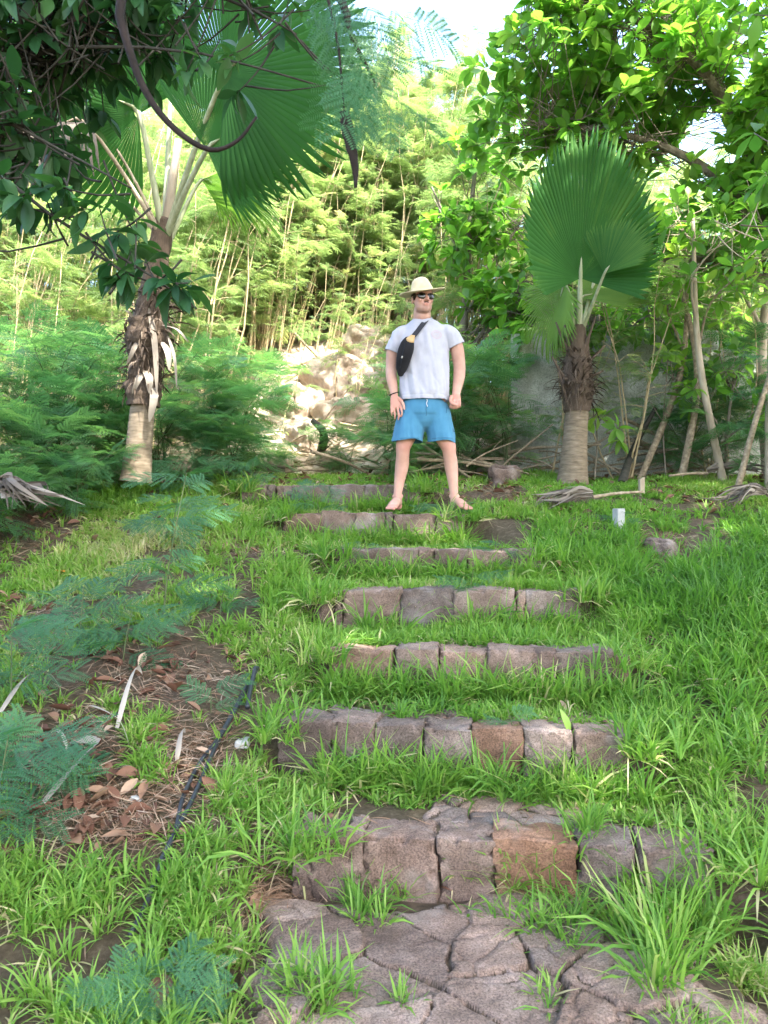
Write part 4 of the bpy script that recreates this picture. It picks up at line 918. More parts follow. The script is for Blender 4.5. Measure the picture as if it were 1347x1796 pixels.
def co(me):
    a = np.empty(len(me.vertices)*3, np.float32); me.vertices.foreach_get('co', a); return a.reshape(-1, 3).astype(float)
def setco(me, a): me.vertices.foreach_set('co', a.astype(np.float32).ravel()); me.update()
def nrm(me):
    a = np.empty(len(me.vertices)*3, np.float32); me.vertices.foreach_get('normal', a); return a.reshape(-1, 3).astype(float)
def cutbelow(me, test):
    """opens a garment: drops the faces for which test(centre, normal) holds"""
    bm = bmesh.new(); bm.from_mesh(me); dead = [f for f in bm.faces if test(f.calc_center_median(), f.normal)]
    bmesh.ops.delete(bm, geom=dead, context='FACES'); bm.to_mesh(me); bm.free(); me.update()

def cutplane(me, p_, n_, test=None):
    bm = bmesh.new(); bm.from_mesh(me); fs = [f for f in bm.faces if test is None or test(f.calc_center_median())]
    gs = set(fs); [gs.update(f.verts) for f in fs]; [gs.update(f.edges) for f in fs]
    bmesh.ops.bisect_plane(bm, geom=list(gs), dist=1e-5, plane_co=Vector(p_), plane_no=Vector(n_), clear_outer=True); bm.to_mesh(me); bm.free(); me.update()
# skin
m, nt, out = newmat('skin'); p = nt.nodes.new('ShaderNodeBsdfPrincipled'); p.inputs['Roughness'].default_value = .5; p.inputs['Specular IOR Level'].default_value = .35
p.inputs['Subsurface Weight'].default_value = .12; p.inputs['Subsurface Radius'].default_value = (.012, .005, .003); p.inputs['Subsurface Scale'].default_value = 1.
c = ramp(nt, noise_tex(nt, 9, 4, .6), [(.3, (.43, .235, .18)), (.7, (.54, .325, .255))]); c = mixc(nt, attr(nt, 'ruddy'), c, (.50, .19, .15)); c = mixc(nt, attr(nt, 'beard'), c, (.20, .125, .10)); nt.links.new(c, p.inputs['Base Color']); nt.links.new(bump(nt, noise_tex(nt, 160, 3), .15, .002), p.inputs['Normal']); nt.links.new(p.outputs[0], out.inputs[0]); MT['skin'] = m
def cloth(name, c1, c2, fine=900):
    m, nt, out = newmat(name); p = nt.nodes.new('ShaderNodeBsdfPrincipled'); p.inputs['Roughness'].default_value = .9; p.inputs['Specular IOR Level'].default_value = .1; p.inputs['Sheen Weight'].default_value = .1
    nt.links.new(ramp(nt, noise_tex(nt, 14, 4), [(.3, c1), (.7, c2)]), p.inputs['Base Color']); nt.links.new(bump(nt, noise_tex(nt, fine, 2), .15, .001), p.inputs['Normal']); nt.links.new(p.outputs[0], out.inputs[0]); return m
MT['tshirt'] = cloth('white cotton', (.37, .37, .43), (.42, .42, .485)); MT['shorts'] = cloth('blue nylon', (.055, .18, .30), (.07, .215, .345)); MT['shorts_seam'] = cloth('dark blue stitching', (.02, .085, .16), (.03, .11, .19)); MT['straw'] = cloth('cream straw', (.52, .42, .26), (.66, .56, .37), 420)
MT['hair'] = cloth('dark brown hair', (.018, .011, .008), (.04, .026, .018), 300); MT['black_cloth'] = cloth('black nylon', (.010, .010, .012), (.020, .020, .024)); MT['webbing'] = cloth('charcoal webbing', (.025, .026, .034), (.045, .046, .055)); MT['tan'] = cloth('tan leather', (.42, .27, .13), (.54, .37, .20)); MT['print'] = cloth('faded pink print', (.41, .33, .37), (.46, .38, .42)); MT['logo'] = cloth('black thread', (.008, .01, .015), (.015, .02, .03)); MT['cord'] = cloth('white cord', (.6, .62, .7), (.7, .7, .78)); MT['silver'] = solid('dull metal', [(.3, (.35, .33, .3)), (.7, (.5, .48, .45))], 30, rough=.35, spec=.6)
m, nt, out = newmat('dark lens'); p = nt.nodes.new('ShaderNodeBsdfPrincipled'); p.inputs['Base Color'].default_value = (.006, .006, .007, 1); p.inputs['Roughness'].default_value = .12
nt.links.new(p.outputs[0], out.inputs[0]); MT['lens'] = m

S = Sol()
# trunk
S.limb([M3(743, 746), M3(743, 735), M3(743, 718), M3(743, 690), M3(743, 655), M3(743, 620), M3(743, 595), M3(742, 578), M3(741, 566)], [.05, .13, .168, .170, .170, .172, .155, .11, .07], 40, 24, [.8, .72, .70, .72, .70, .64, .58, .62, .9])
S.limb([M3(741, 572, .01), M3(740, 545, -.012)], [.070, .066], 8)
for (sx, sy) in ((707, 588), (785, 587)): S.ell(M3(sx, sy), (.044, .044, .044))
# arms
S.limb([M3(704, 590), M3(690.5, 607, .01), M3(686.5, 640, .02), M3(686.5, 662, -.01), M3(690, 684, -.045), M3(691.5, 697, -.06)], [.046, .050, .044, .043, .034, .028], None, 18, [1, 1, 1, .95, .85, .75])
S.limb([M3(788, 583), M3(800, 606, .015), M3(806, 638, .025), M3(805, 662, 0.), M3(801, 682, -.03), M3(799, 694, -.045)], [.054, .056, .048, .046, .037, .031], None, 18, [1, 1, 1, .95, .85, .8])
# open hand on the image left, back of it to the viewer
hy = -.07
S.limb([M3(691.5, 695, -.06), M3(692.5, 704, hy), M3(694, 716, hy-.005)], [.026, .038, .041], 10, 16, [.8, .42, .34])
for (pts, r0) in (([(701.5, 713), (703.5, 721), (704.5, 728), (703.5, 733)], .0095), ([(696.5, 716), (698, 725), (699, 732), (698, 738)], .0098), ([(691, 716.5), (691.5, 725), (692.3, 732), (692, 737)], .0094), ([(686.5, 714), (686, 721), (686.5, 727), (687, 731)], .0085)):
    S.limb([M3(a, b, hy-.006-.022*math.sin(i*.9)-.0*i) for i, (a, b) in enumerate(pts)], [r0, r0*.98, r0*.9, r0*.72], 14, 10)
S.limb([M3(699, 701, hy-.004), M3(705, 708, hy-.018), M3(707.5, 715, hy-.028), M3(708.5, 721, hy-.034)], [.014, .0125, .0105, .0075], 12, 10)
# fist on the image right
fy = -.05
S.limb([M3(799, 691, -.045), M3(798.5, 700, fy), M3(797.5, 709, fy-.005)], [.029, .039, .040], 10, 16, [.85, .6, .62])
for k, kx in enumerate((789.5, 794.5, 799.6, 804.4)):
    l = (0, 1.2, 1., -.6)[k]
    S.limb([M3(kx, 706, fy-.028), M3(kx-.2, 713+l, fy-.042), M3(kx-.6, 717+l, fy-.024), M3(kx-.8, 714+l, fy+.004)], [.0108, .0112, .0105, .009], 14, 10)
S.limb([M3(790, 698, fy-.02), M3(788, 706, fy-.045), M3(792, 712, fy-.056), M3(797, 713.5, fy-.055)], [.0135, .0125, .0115, .009], 12, 10)
# legs
S.limb([M3(723, 735), M3(715, 758, -.01), M3(707.5, 783, -.01), M3(706.5, 797, 0), M3(705, 818, .028), M3(700.5, 845, .022), M3(697.5, 868, .02), M3(697.5, 880, .015)], [.098, .083, .0595, .052, .0535, .041, .0325, .034], 44, 20)
S.limb([M3(764, 735), M3(775, 758, -.01), M3(786, 783, -.01), M3(788.5, 797, 0), M3(792, 818, .028), M3(795, 845, .022), M3(797, 868, .02), M3(797.5, 880, .015)], [.098, .083, .0595, .052, .0535, .041, .0325, .034], 44, 20)
for (kx, ky) in ((707.5, 784), (786, 784)): S.ell(M3(kx, ky, -.045), (.036, .024, .04))
for (ax, ay) in ((690.5, 871), (704.5, 870), (790.5, 870), (804, 871)): S.ell(M3(ax, ay, .02), (.012, .016, .018))
FZ = 1.318
def foot(hx, tx, sgn):
    h = np.array([M3(hx, 890)[0], PD+.055, FZ+.03]); t = np.array([M3(tx, 890)[0], PD-.15, FZ+.014])
    S.ell(h, (.032, .036, .031))
    S.limb([h+[0, -.02, .028], h*.6+t*.4+[0, 0, .034], h*.25+t*.75+[0, 0, .012], t], [.034, .037, .042, .040], 16, 16, [1.1, .95, .55, .34])
    dr = unit(t-h); sd = np.array([-dr[1], dr[0], 0])*-sgn
    for k in range(5):
        o = t+sd*(-.031+.0155*k); l = (.046, .044, .039, .033, .027)[k]; r = (.0125, .0095, .009, .0088, .0088)[k]
        S.limb([o+[0, .012, .0], o+dr*l*.6+[0, 0, .004], o+dr*l+[0, 0, -.004]], [r, r*.95, r], 8, 10)
foot(698.5, 686, 1); foot(797, 815, -1)
# head, turned to his left
HC = M3(740, 527, -.04); yaw = R(17)
f = np.array([math.sin(yaw), -math.cos(yaw), 0.]); r_ = np.array([math.cos(yaw), math.sin(yaw), 0.]); HM = Matrix(((r_[0], f[0], 0), (r_[1], f[1], 0), (0, 0, 1)))
def H(x, y, z): return HC+r_*x+f*y+np.array([0, 0, z])
def he(x, y, z, a, b, c, seg=20): S.ell(H(x, y, z), (a, b, c), HM, seg)
he(0, -.005, .035, .077, .097, .092, 28); he(0, .028, -.03, .070, .070, .088, 28); he(0, .03, -.072, .065, .060, .048); he(0, .074, -.098, .027, .020, .020); he(0, .045, -.09, .046, .05, .03)
S.limb([H(0, .092, .014), H(0, .104, -.006), H(0, .118, -.026)], [.009, .0115, .0155], 8, 12); he(.013, .104, -.031, .0105, .012, .009, 12); he(-.013, .104, -.031, .0105, .012, .009, 12)
he(0, .080, .022, .052, .020, .011); he(.036, .070, -.026, .027, .024, .024); he(-.036, .070, -.026, .027, .024, .024)
he(0, .091, -.060, .024, .0115, .0062, 14); he(0, .089, -.0705, .021, .012, .0070, 14); he(0, .083, -.05, .024, .014, .012, 14)
for sx in (-1, 1): he(sx*.077, -.008, -.012, .010, .019, .031, 14); he(sx*.031, .083, .004, .013, .012, .011, 14)
S.ell(M3(741, 556, -.02), (.058, .06, .05))
me = S.mesh('person', .0046, 3, .5)
V = co(me); L3 = (V-HC)@np.stack([r_, f, [0, 0, 1.]], 1)
face = np.abs(V[:, 2]-HC[2]) < .14
lip = face*np.exp(-((L3[:, 0]/.024)**2+((L3[:, 2]+.0655)/.010)**2)**2)*(L3[:, 1] > .07)
rud = .75*lip+face*(.30*np.exp(-((L3[:, 2]+.025)/.03)**2)*(L3[:, 1] > .03))+.35*np.exp(-(((V[:, 2]-M3(0, 784)[2])/.05)**2))+.45*(V[:, 2] < 1.36)
rud = rud+.4*((V[:, 2] < M3(0, 694)[2])&(V[:, 2] > M3(0, 742)[2])&(np.abs(V[:, 0]-M3(743, 0)[0]) > .17))
brd = face*(.30*sst(-.045, -.075, L3[:, 2])*(L3[:, 1] > .0)*(1-np.clip(lip, 0, 1)))*(L3[:, 2] > -.125)
for nme, arr in (('ruddy', rud), ('beard', brd)):
    a = me.attributes.new(nme, 'FLOAT', 'POINT'); a.data.foreach_set('value', np.clip(arr, 0, 1).astype(np.float32))
me.materials.append(MT['skin'])
PR = tag(link('person', me), 'barefoot person in cream hat, white t-shirt and blue shorts standing on a stone step', 'person')
def part(name, me, mat, smooth=True):
    if smooth: me.polygons.foreach_set('use_smooth', np.ones(len(me.polygons), bool))
    me.materials.append(MT[mat]) if mat else None
    return link(name, me, PR)

# shirt
S = Sol()
S.limb([M3(743.5, 716), M3(743.5, 690), M3(743.5, 655), M3(743, 622), M3(743, 600), M3(742.5, 584), M3(741.5, 570), M3(741, 561)], [.206, .200, .192, .192, .194, .184, .138, .080], 44, 28, [.74, .74, .74, .70, .64, .60, .60, .8])
S.limb([M3(712, 584), M3(699, 592, .005), M3(688.5, 617, .012)], [.064, .064, .066], 12, 20); S.limb([M3(776, 583), M3(790, 588, .005), M3(800.5, 606, .012)], [.066, .070, .072], 12, 20)
me = S.mesh('t_shirt', .006, 9, .5)
V = co(me); n = nrm(me); x, y, z = V.T
zz = z-M3(0, 700)[2]; xc = x-M3(743, 0)[0]
body = sst(.0, .10, zz)*0+1
wr = .009*vnoise(x*19+z*2.5, y*6, z*1.8, 1)+.007*vnoise(x*40+z*6, y*10, z*3, 2)
dg_ = np.abs(vnoise((x+z*.55)*13, y*5, (z-x*.3)*5, 4)); wr = wr-.006*np.exp(-(dg_/.14)**2)*sst(.75, .25, zz/.6+.15)
wr = wr*sst(.62, .45, zz)*.9+.004*vnoise(x*30, y*30, z*14, 6)
hem = sst(.06, .0, zz)*(np.abs(xc) < .25); wr = wr+hem*.010*np.sin(np.arctan2(y-PD, xc)*7+.6)
wr = wr-.0035*np.exp(-((zz-.018)/.004)**2)
V = V+n*wr[:, None]; setco(me, V)
zh = M3(0, 703.)[2]
x0_ = M3(743, 0)[0]; cutplane(me, (0, 0, zh), (0, 0, -1), lambda c: abs(c.x-x0_) < .30 and c.z < zh+.1)
cutplane(me, M3(688.5, 618), (-.38, 0, -.92), lambda c: c.x < x0_-.19 and c.z < M3(0, 596)[2]); cutplane(me, M3(800.5, 607), (.45, 0, -.89), lambda c: c.x > x0_+.20 and c.z < M3(0, 592)[2])
cutbelow(me, lambda c, nn: (math.hypot(c.x-M3(740.5, 0)[0], (c.y-PD+.005)*1.05) < .073 and c.z > M3(0, 571)[2]))
sh = part('t_shirt', me, 'tshirt'); md = sh.modifiers.new('thickness', 'SOLIDIFY'); md.thickness = .003; md.offset = -1
dgr = bpy.context.evaluated_depsgraph_get()
bvs = BVHTree.FromObject(sh, dgr)
def onshirt(px, py, off=.002, bv=None):
    o = M3(px, py); h = (bv or bvs).ray_cast(Vector((o[0], PD-1.5, o[2])), Vector((0, 1, 0)))
    return (np.array(h[0])+np.array(h[1])*off) if h[0] is not None else None
mb = MB()                                             # collar ribbing
ring = [np.array([M3(740.8, 0)[0]+.078*math.cos(a), PD-.008+.078*.86*math.sin(a), M3(0, 563.5)[2]+.028*math.sin(a)+.004]) for a in np.linspace(0, 2*np.pi, 32)]
mb.tube(ring, .0065, 6, cap=False); o = mb.build('collar', MT['tshirt'], PR, True); o.parent = PR
# faded round print on the chest
mb = MB()
def patch(quads_px, off): 
    for q in quads_px:
        v = [onshirt(a, b, off) for a, b in q]
        if all(k is not None for k in v): mb.add(v, [[0, 1, 2, 3]])
rq = []
for r0, r1 in ((6.6, 8.2), (4.4, 5.2)):
    an = np.linspace(0, 2*np.pi, 29)
    for a, b in zip(an[:-1], an[1:]): rq.append([(764+r*math.cos(t)*1.12, 592+r*math.sin(t)*.92) for r, t in ((r0, a), (r1, a), (r1, b), (r0, b))])
for (a0, b0, w_, h_) in ((761, 590, 2, 1), (766, 591, 2.4, 1), (763, 593.5, 4, .9), (764, 588.5, 3, .8)): rq.append([(a0-w_/2, b0-h_/2), (a0+w_/2, b0-h_/2), (a0+w_/2, b0+h_/2), (a0-w_/2, b0+h_/2)])
patch(rq, .0016); o = mb.build('printed_emblem', MT['print'], PR)

# shorts
S = Sol()
S.limb([M3(743, 728), M3(743, 715), M3(743, 697)], [.180, .182, .160], 12, 26, [.74, .74, .74])
S.limb([M3(724, 722), M3(720, 745), M3(716, 764), M3(715, 784)], [.112, .120, .124, .128], 18, 24, [1., 1., 1.05, 1.08]); S.limb([M3(765, 722), M3(770, 745), M3(775, 764), M3(777, 784)], [.110, .110, .108, .108], 18, 24, [1., 1., 1.05, 1.08])
me = S.mesh('shorts', .006, 16, .5)
V = co(me); n = nrm(me); x, y, z = V.T
wr = .009*vnoise(x*22+z*2, y*12, z*3, 11)+.005*vnoise(x*45, y*22, z*6+x*8, 12); lo = sst(M3(0, 735)[2], M3(0, 770)[2], z); V = V+n*(wr*(.5+.6*lo))[:, None]; setco(me, V)
zl = M3(0, 774.5)[2]
cutplane(me, (M3(744, 0)[0], 0, zl), (-.03, 0, -1))
V = co(me); k_ = sst(zl+.06, zl, V[:, 2]); V[:, 2] += k_*.008*np.sin(V[:, 0]*24+V[:, 1]*9); V[:, 0] += k_*.006*np.sin(V[:, 1]*26); setco(me, V)
so = part('shorts', me, 'shorts'); md = so.modifiers.new('thickness', 'SOLIDIFY'); md.thickness = .0025; md.offset = -1
bvsh = BVHTree.FromObject(so, bpy.context.evaluated_depsgraph_get())
mb = MB()                                             # seams: fly, pocket edges, stitched hem
for ln in ([(746+.5*math.sin(j), 711+j*2.2) for j in range(11)], [(706+.4*j, 712+1.9*j) for j in range(9)], [(783-.3*j, 712+1.9*j) for j in range(9)], [(700+2*j, 771+.2*math.sin(j)) for j in range(18)], [(757+2*j, 770.4+.2*math.sin(j)) for j in range(19)]):
    q = [k for k in (onshirt(a, b, .0005, bvsh) for a, b in ln) if k is not None]
    if len(q) > 4: mb.tube(q, .0022, 4)
if mb.V: mb.build('seams', MT['shorts_seam'], PR, True)
mb = MB()                                             # little square mark near the hem, draw cord
for (a0, b0, w_, h_) in ((793.6, 755, 1., 5), (795.6, 753, 3., 1.), (795.6, 757.4, 3., 1.), (797, 755.8, .9, 2.4)):
    v = [onshirt(a, b, .002, bvsh) for a, b in ((a0-w_/2, b0-h_/2), (a0+w_/2, b0-h_/2), (a0+w_/2, b0+h_/2), (a0-w_/2, b0+h_/2))]
    if all(k is not None for k in v): mb.add(v, [[0, 1, 2, 3]])
if mb.V: mb.build('sewn_mark', MT['logo'], PR)
q = [k for k in (onshirt(747+.6*math.sin(j), 704.5+j*1.6, .004, bvsh) for j in range(9)) if k is not None]
if len(q) > 3: mb = MB(); mb.tube(q, .0028, 5); mb.build('draw_cord', MT['cord'], PR, True)

# hair, moustache
S = Sol(); S.ell(H(0, -.016, .032), (.081, .094, .09), HM, 28)
for sx in (-1, 1): S.ell(H(sx*.070, .022, .018), (.011, .022, .04), HM, 14)
me = S.mesh('hair', .005, 2, .5); V = co(me); V = V+nrm(me)*(.003*vnoise(V[:, 0]*160, V[:, 1]*160, V[:, 2]*60, 3))[:, None]; setco(me, V)
cutbelow(me, lambda c, nn: (Vector(c)-Vector(HC)).dot(Vector(f)) > .048 and c.z < HC[2]+.055 or c.z < HC[2]-.045); part('hair', me, 'hair')
S = Sol(); S.limb([H(-.027, .082, -.054), H(-.012, .094, -.047), H(0, .0975, -.0465), H(.012, .094, -.047), H(.027, .082, -.054)], [.003, .0045, .004, .0045, .003], 22, 10); part('moustache', S.mesh('moustache', .0022, 1, .4), 'hair')
# sunglasses
S = Sol()
for sx in (-1, 1):
    S.ell(H(sx*.0335, .098-.006, -.001), (.035, .0065, .0265), HM@Matrix.Rotation(-sx*.16, 3, 'Z'), 22); S.ell(H(sx*.036, .095-.006, .006), (.031, .0065, .018), HM@Matrix.Rotation(-sx*.16, 3, 'Z'), 20)
S.limb([H(-.02, .102, .010), H(0, .106, .010), H(.02, .102, .010)], [.0035]*3, 8, 8)
for sx in (-1, 1): S.limb([H(sx*.060, .090, .008), H(sx*.075, .06, .007), H(sx*.081, -.01, .004)], [.0042, .0036, .003], 12, 8)
part('sunglasses', S.mesh('sunglasses', .0024, 2, .5), 'lens')
# hat
def hatmesh():
    mb = MB(); roll = R(-11); pit = R(-4)
    B = Matrix(((r_[0], f[0], 0), (r_[1], f[1], 0), (0, 0, 1)))@Matrix.Rotation(roll, 3, 'Y')@Matrix.Rotation(pit, 3, 'X'); B = np.array(B); o = H(0, -.006, .058); na = 64
    prof = [(.003, .108), (.026, .108), (.048, .101), (.066, .084), (.080, .052), (.090, .020), (.093, .003), (.100, -.002), (.125, -.006), (.160, -.006), (.188, -.002), (.1885, -.006), (.160, -.010), (.122, -.011), (.100, -.009), (.090, -.010)]
    V = []
    for (rr_, h) in prof:
        for a in np.linspace(0, 2*np.pi, na, endpoint=False):
            x, y = math.cos(a)*rr_*.93, math.sin(a)*rr_*1.08
            hh = h
            if h > .02:
                hh = h-.012*math.exp(-(x/.018)**2)*sst(.05, .12, h)*sst(.03, -.04, y); x *= 1-.22*sst(.0, .08, y)*sst(.02, .10, h)
            elif rr_ > .09: hh = h+.006*math.cos(2*a)*((rr_-.09)/.076)-.006*math.sin(a)*((rr_-.09)/.076)
            V.append(o+B@np.array([x, y, hh]))
    i = np.arange(len(prof)-1)[:, None]*na; j = np.arange(na)[None]; mb.add(V, np.stack([i+j, i+na+j, i+na+(j+1) % na, i+(j+1) % na], -1)); return mb
hatmesh().build('straw_hat', MT['straw'], PR, True)
# wristband
c0 = M3(691, 692.5, -.052); mb = MB(); ring = [c0+np.array([.034*math.cos(a), .028*math.sin(a), .012*math.cos(a)]) for a in np.linspace(0, 2*np.pi, 24)]; mb.tube(ring, .0042, 6, cap=False); mb.build('wristband', MT['black_cloth'], PR, True)

# crossbody bag: strap over his left shoulder, pouch under his right arm
bag = empty('crossbody_bag', 'black crossbody pouch with tan corner slung across the chest of the standing person', 'bag', tuple(M3(709, 640, -.14)))
mb = MB(); ctr = [(757, 551.5), (753, 557), (747, 565), (741, 574), (735, 582), (729, 590), (722, 598)]; row = []
dirp = unit(np.array([722-757, 598-551.5])); nr = np.array([-dirp[1], dirp[0]])*4.2
for (a, b) in [tuple(v) for v in np.stack([curve(np.array([[*c_, 0] for c_ in ctr]), 22)[:, 0], curve(np.array([[*c_, 0] for c_ in ctr]), 22)[:, 1]], -1)]:
    l = onshirt(a-nr[0], b-nr[1], .005); r2 = onshirt(a+nr[0], b+nr[1], .005)
    if l is None or r2 is None: continue
    row.append((l, r2))
top = row[0]; back = []
for yy_ in (.0, .03, .06, .09, .11):
    pr = []
    for e_ in (0, 1):
        xx_ = top[e_][0]+.012; h = bvs.ray_cast(Vector((xx_, PD+yy_, 4)), Vector((0, 0, -1))); pr.append(np.array(h[0])+[0, 0, .005] if h[0] is not None and h[0].z > 2.5 else np.array([xx_, PD+yy_, top[e_][2]-.01]))
    back.append(tuple(pr))
row = [r_k for r_k in row if r_k is not None]
row = back[::-1]+row; ys_ = np.array([r[0] for r in row]); zs_ = np.array([r[1] for r in row])
for arr in (ys_, zs_): arr[5:, 1] = np.convolve(np.pad(arr[5:, 1], 2, 'edge'), np.ones(5)/5, 'valid')-.002
for th in (0, 1):
    V = np.stack([ys_-[0, th*.003, 0], zs_-[0, th*.003, 0]], 1).reshape(-1, 3); mb.add(V, grid_quads(len(row), 2))
mb.build('strap', MT['webbing'], bag)
S = Sol(); S.limb([M3(718, 601, -.155), M3(713, 614, -.155), M3(708, 632, -.145), M3(704, 650, -.12), M3(702, 661, -.10)], [.034, .056, .058, .046, .024], 26, 22, [.5, .52, .55, .6, .7], refx=[.8, 0, .35])
me = S.mesh('pouch', .005, 3, .5); me.materials.append(MT['black_cloth']); link('pouch', me, bag)
S = Sol(); S.limb([M3(723.5, 597.5, -.166), M3(719.5, 603, -.166), M3(717.5, 606.5, -.164)], [.018, .030, .036], 12, 18, [.35, .5, .6], refx=[.8, 0, .45]); me = S.mesh('tan_patch', .004, 2, .5); me.materials.append(MT['tan']); link('tan_patch', me, bag)
mb = MB(); mb.tube([M3(709, 612, -.205), M3(706, 626, -.205), M3(703, 640, -.19), M3(701, 652, -.16)], .0028, 5); mb.build('zipper', MT['logo'], bag, True)
mb = MB(); mb.tube([M3(704.5, 634, -.20), M3(703.5, 637, -.204)], .006, 6); mb.build('zipper_pull', MT['silver'], bag, True)
# ------------------------------------------------------------------ concrete wall
m, nt, out = newmat('weathered concrete'); p = nt.nodes.new('ShaderNodeBsdfPrincipled'); p.inputs['Roughness'].default_value = .95; p.inputs['Specular IOR Level'].default_value = .1
c = ramp(nt, noise_tex(nt, 4, 8, .7), [(.28, (.17, .18, .15)), (.5, (.36, .37, .32)), (.72, (.54, .54, .49))])
c = mixc(nt, math_(nt, 'MULTIPLY', math_(nt, 'SUBTRACT', noise_tex(nt, 70, 5, .8), .50, True), 6., True), c, (.12, .13, .11))
c = mixc(nt, math_(nt, 'MULTIPLY', math_(nt, 'SUBTRACT', noise_tex(nt, 1.6, 5, .7, stretch=(2.5, 2.5, .6)), .55, True), 3.5, True), c, (.16, .175, .13))
nt.links.new(c, p.inputs['Base Color']); nt.links.new(bump(nt, noise_tex(nt, 55, 8, .7), .6, .01), p.inputs['Normal']); nt.links.new(p.outputs[0], out.inputs[0]); MT['concrete'] = m
W0 = np.array([1.45, 8.75]); W1 = np.array([3.35, 8.45])
wl = empty('concrete_wall', 'mossy grey concrete wall with sun flecks behind the upright palm', 'wall', (2.4, 8.6, 1.6))
mb = MB(); rbox(mb, ((W0+W1)[0]/2, (W0+W1)[1]/2, 2.32), (.97, .13, .98), .02, 40, .014, 5, math.atan2(*(W1-W0)[::-1]), seed=3); mb.build('panel', MT['concrete'], wl, True)
mb = MB(); rbox(mb, (3.46, 8.38, 2.28), (.13, .17, .95), .02, 22, .014, 6, -.15, seed=4); mb.build('end_post', MT['concrete'], wl, True)
mb = MB(); rbox(mb, (4.35, 8.30, 2.2), (.75, .12, .85), .02, 30, .02, 5, -.08, seed=5); tag(mb.build('concrete_wall', MT['concrete'], None, True), 'lower mossy wall stretch behind the slender trunks at right', 'wall')
def rock(c, half, mat, label, seed, name='boulder', group=None):
    mb = MB(); rbox(mb, (0, 0, 0), half, min(half)*(.6 if min(half) < .15 else .35), 34, min(half)*.34, (1.6 if min(half) < .15 else 3.)/max(half), random.uniform(0, 3), random.random()*.3, seed=seed, chipd=min(half)*.45)
    o = mb.build(name, MT[mat], None, True); o.location = c; return tag(o, label, 'rock', group)
MT['pale_rock'] = solid('pale rock', [(.25, (.17, .125, .095)), (.5, (.36, .285, .22)), (.75, (.56, .48, .40))], 6, bs=.8, bd=.02)
g = G(890, 850); rock((g[0], g[1]+.1, g[2]+.05), (.17, .12, .12), 'granite', 'reddish boulder in grass right of the man near the palm', 61)
g = G(1160, 968); rock((g[0], g[1], g[2]+.02), (.10, .09, .07), 'granite', 'small reddish stone half sunk in the grass on the right', 62)
for k, (a, b, d, h, lab) in enumerate([(590, 560, 11.2, (.6, .4, .4), 'large pale boulder high on the sunlit bank'), (660, 545, 11.8, (.55, .4, .42), 'pale boulder at the top of the bank left of the hat'), (520, 600, 10.6, (.35, .3, .25), 'pale boulder at the left side of the bank under stems'),
                                       (545, 690, 9.7, (.3, .25, .2), 'pale low rock in the middle of the bank'), (610, 640, 10.3, (.4, .3, .28), 'tilted pale slab in the middle of the bank'), (500, 735, 9.0, (.22, .2, .12), 'flat pale rock at the foot of the bank'), (575, 750, 9.0, (.2, .2, .14), 'small pale rock at the foot of the bank near the stump'),
                                       (830, 640, 10., (.45, .3, .4), 'pale rock behind the shrub right of the man'), (870, 570, 10.5, (.4, .3, .35), 'upper pale rock between the man and the wall'), (650, 610, 10.8, (.35, .3, .3), 'pale rock beside the arm of the man')]):
    x, y, _ = P(a, b, d); z = float(gz(np.array([x]), np.array([y]))[0]); rock((x, y, max(z, 0)+h[2]*.02), h, 'pale_rock', lab, 70+k, group='pale rocks of the sunlit bank')
# white block in the grass, pale block at left
MT['white_block'] = solid('whitish concrete', [(.3, (.26, .27, .26)), (.7, (.40, .40, .385))], 12, bs=.4)
MT['grey_block'] = solid('grey block', [(.3, (.22, .23, .22)), (.7, (.36, .36, .34))], 12, bs=.4)
g = G(1085, 932); mb = MB(); rbox(mb, (g[0], g[1], g[2]+.07), (.033, .033, .095), .005, 10, .003, 20, .35, seed=8); tag(mb.build('marker_post', MT['white_block'], None, True), 'small square whitish concrete post sticking out of the grass', 'post')
g = G(85, 830); mb = MB(); rbox(mb, (g[0], g[1], g[2]+.05), (.15, .08, .06), .008, 12, .004, 14, -.25, seed=9); tag(mb.build('concrete_block', MT['grey_block'], None, True), 'grey concrete block lying at the left before the shrubs', 'block')
g = G(1125, 868); mb = MB(); rbox(mb, (g[0], g[1], g[2]+.05), (.022, .02, .09), .004, 8, .004, 20, .2, seed=12, tilt=.4); tag(mb.build('wood_stake', MT['bark_pale'], None, True), 'short pale wooden stake in grass right of the palm', 'stake')
# ------------------------------------------------------------------ black pipes
MT['pipe'] = solid('black plastic pipe', [(.3, (.012, .014, .018)), (.7, (.025, .028, .034))], 20, rough=.4, spec=.5, bs=.1)
def onG(pxs, lift): return [G(a, b)+[0, 0, lift] for a, b in pxs]
for lab, pp in (('black irrigation pipe running down the left side through dry soil', [(452, 1180), (425, 1235), (395, 1290), (372, 1335), (335, 1420), (292, 1505), (262, 1590), (228, 1660)]),
                ('second black pipe lying alongside the first one in dry soil', [(432, 1215), (408, 1262), (380, 1310), (352, 1350), (322, 1410), (306, 1480), (280, 1530)]),
                ('short cut end of black pipe beside the second step', [(448, 1190), (440, 1225), (434, 1262)])):
    mb = MB(); q = curve(onG(pp, .026 if 'short' not in lab else .05), 40); mb.tube(q, .0085 if 'short' not in lab else .011, 10); tag(mb.build('pipe', MT['pipe'], None, True), lab, 'pipe', 'black pipes')
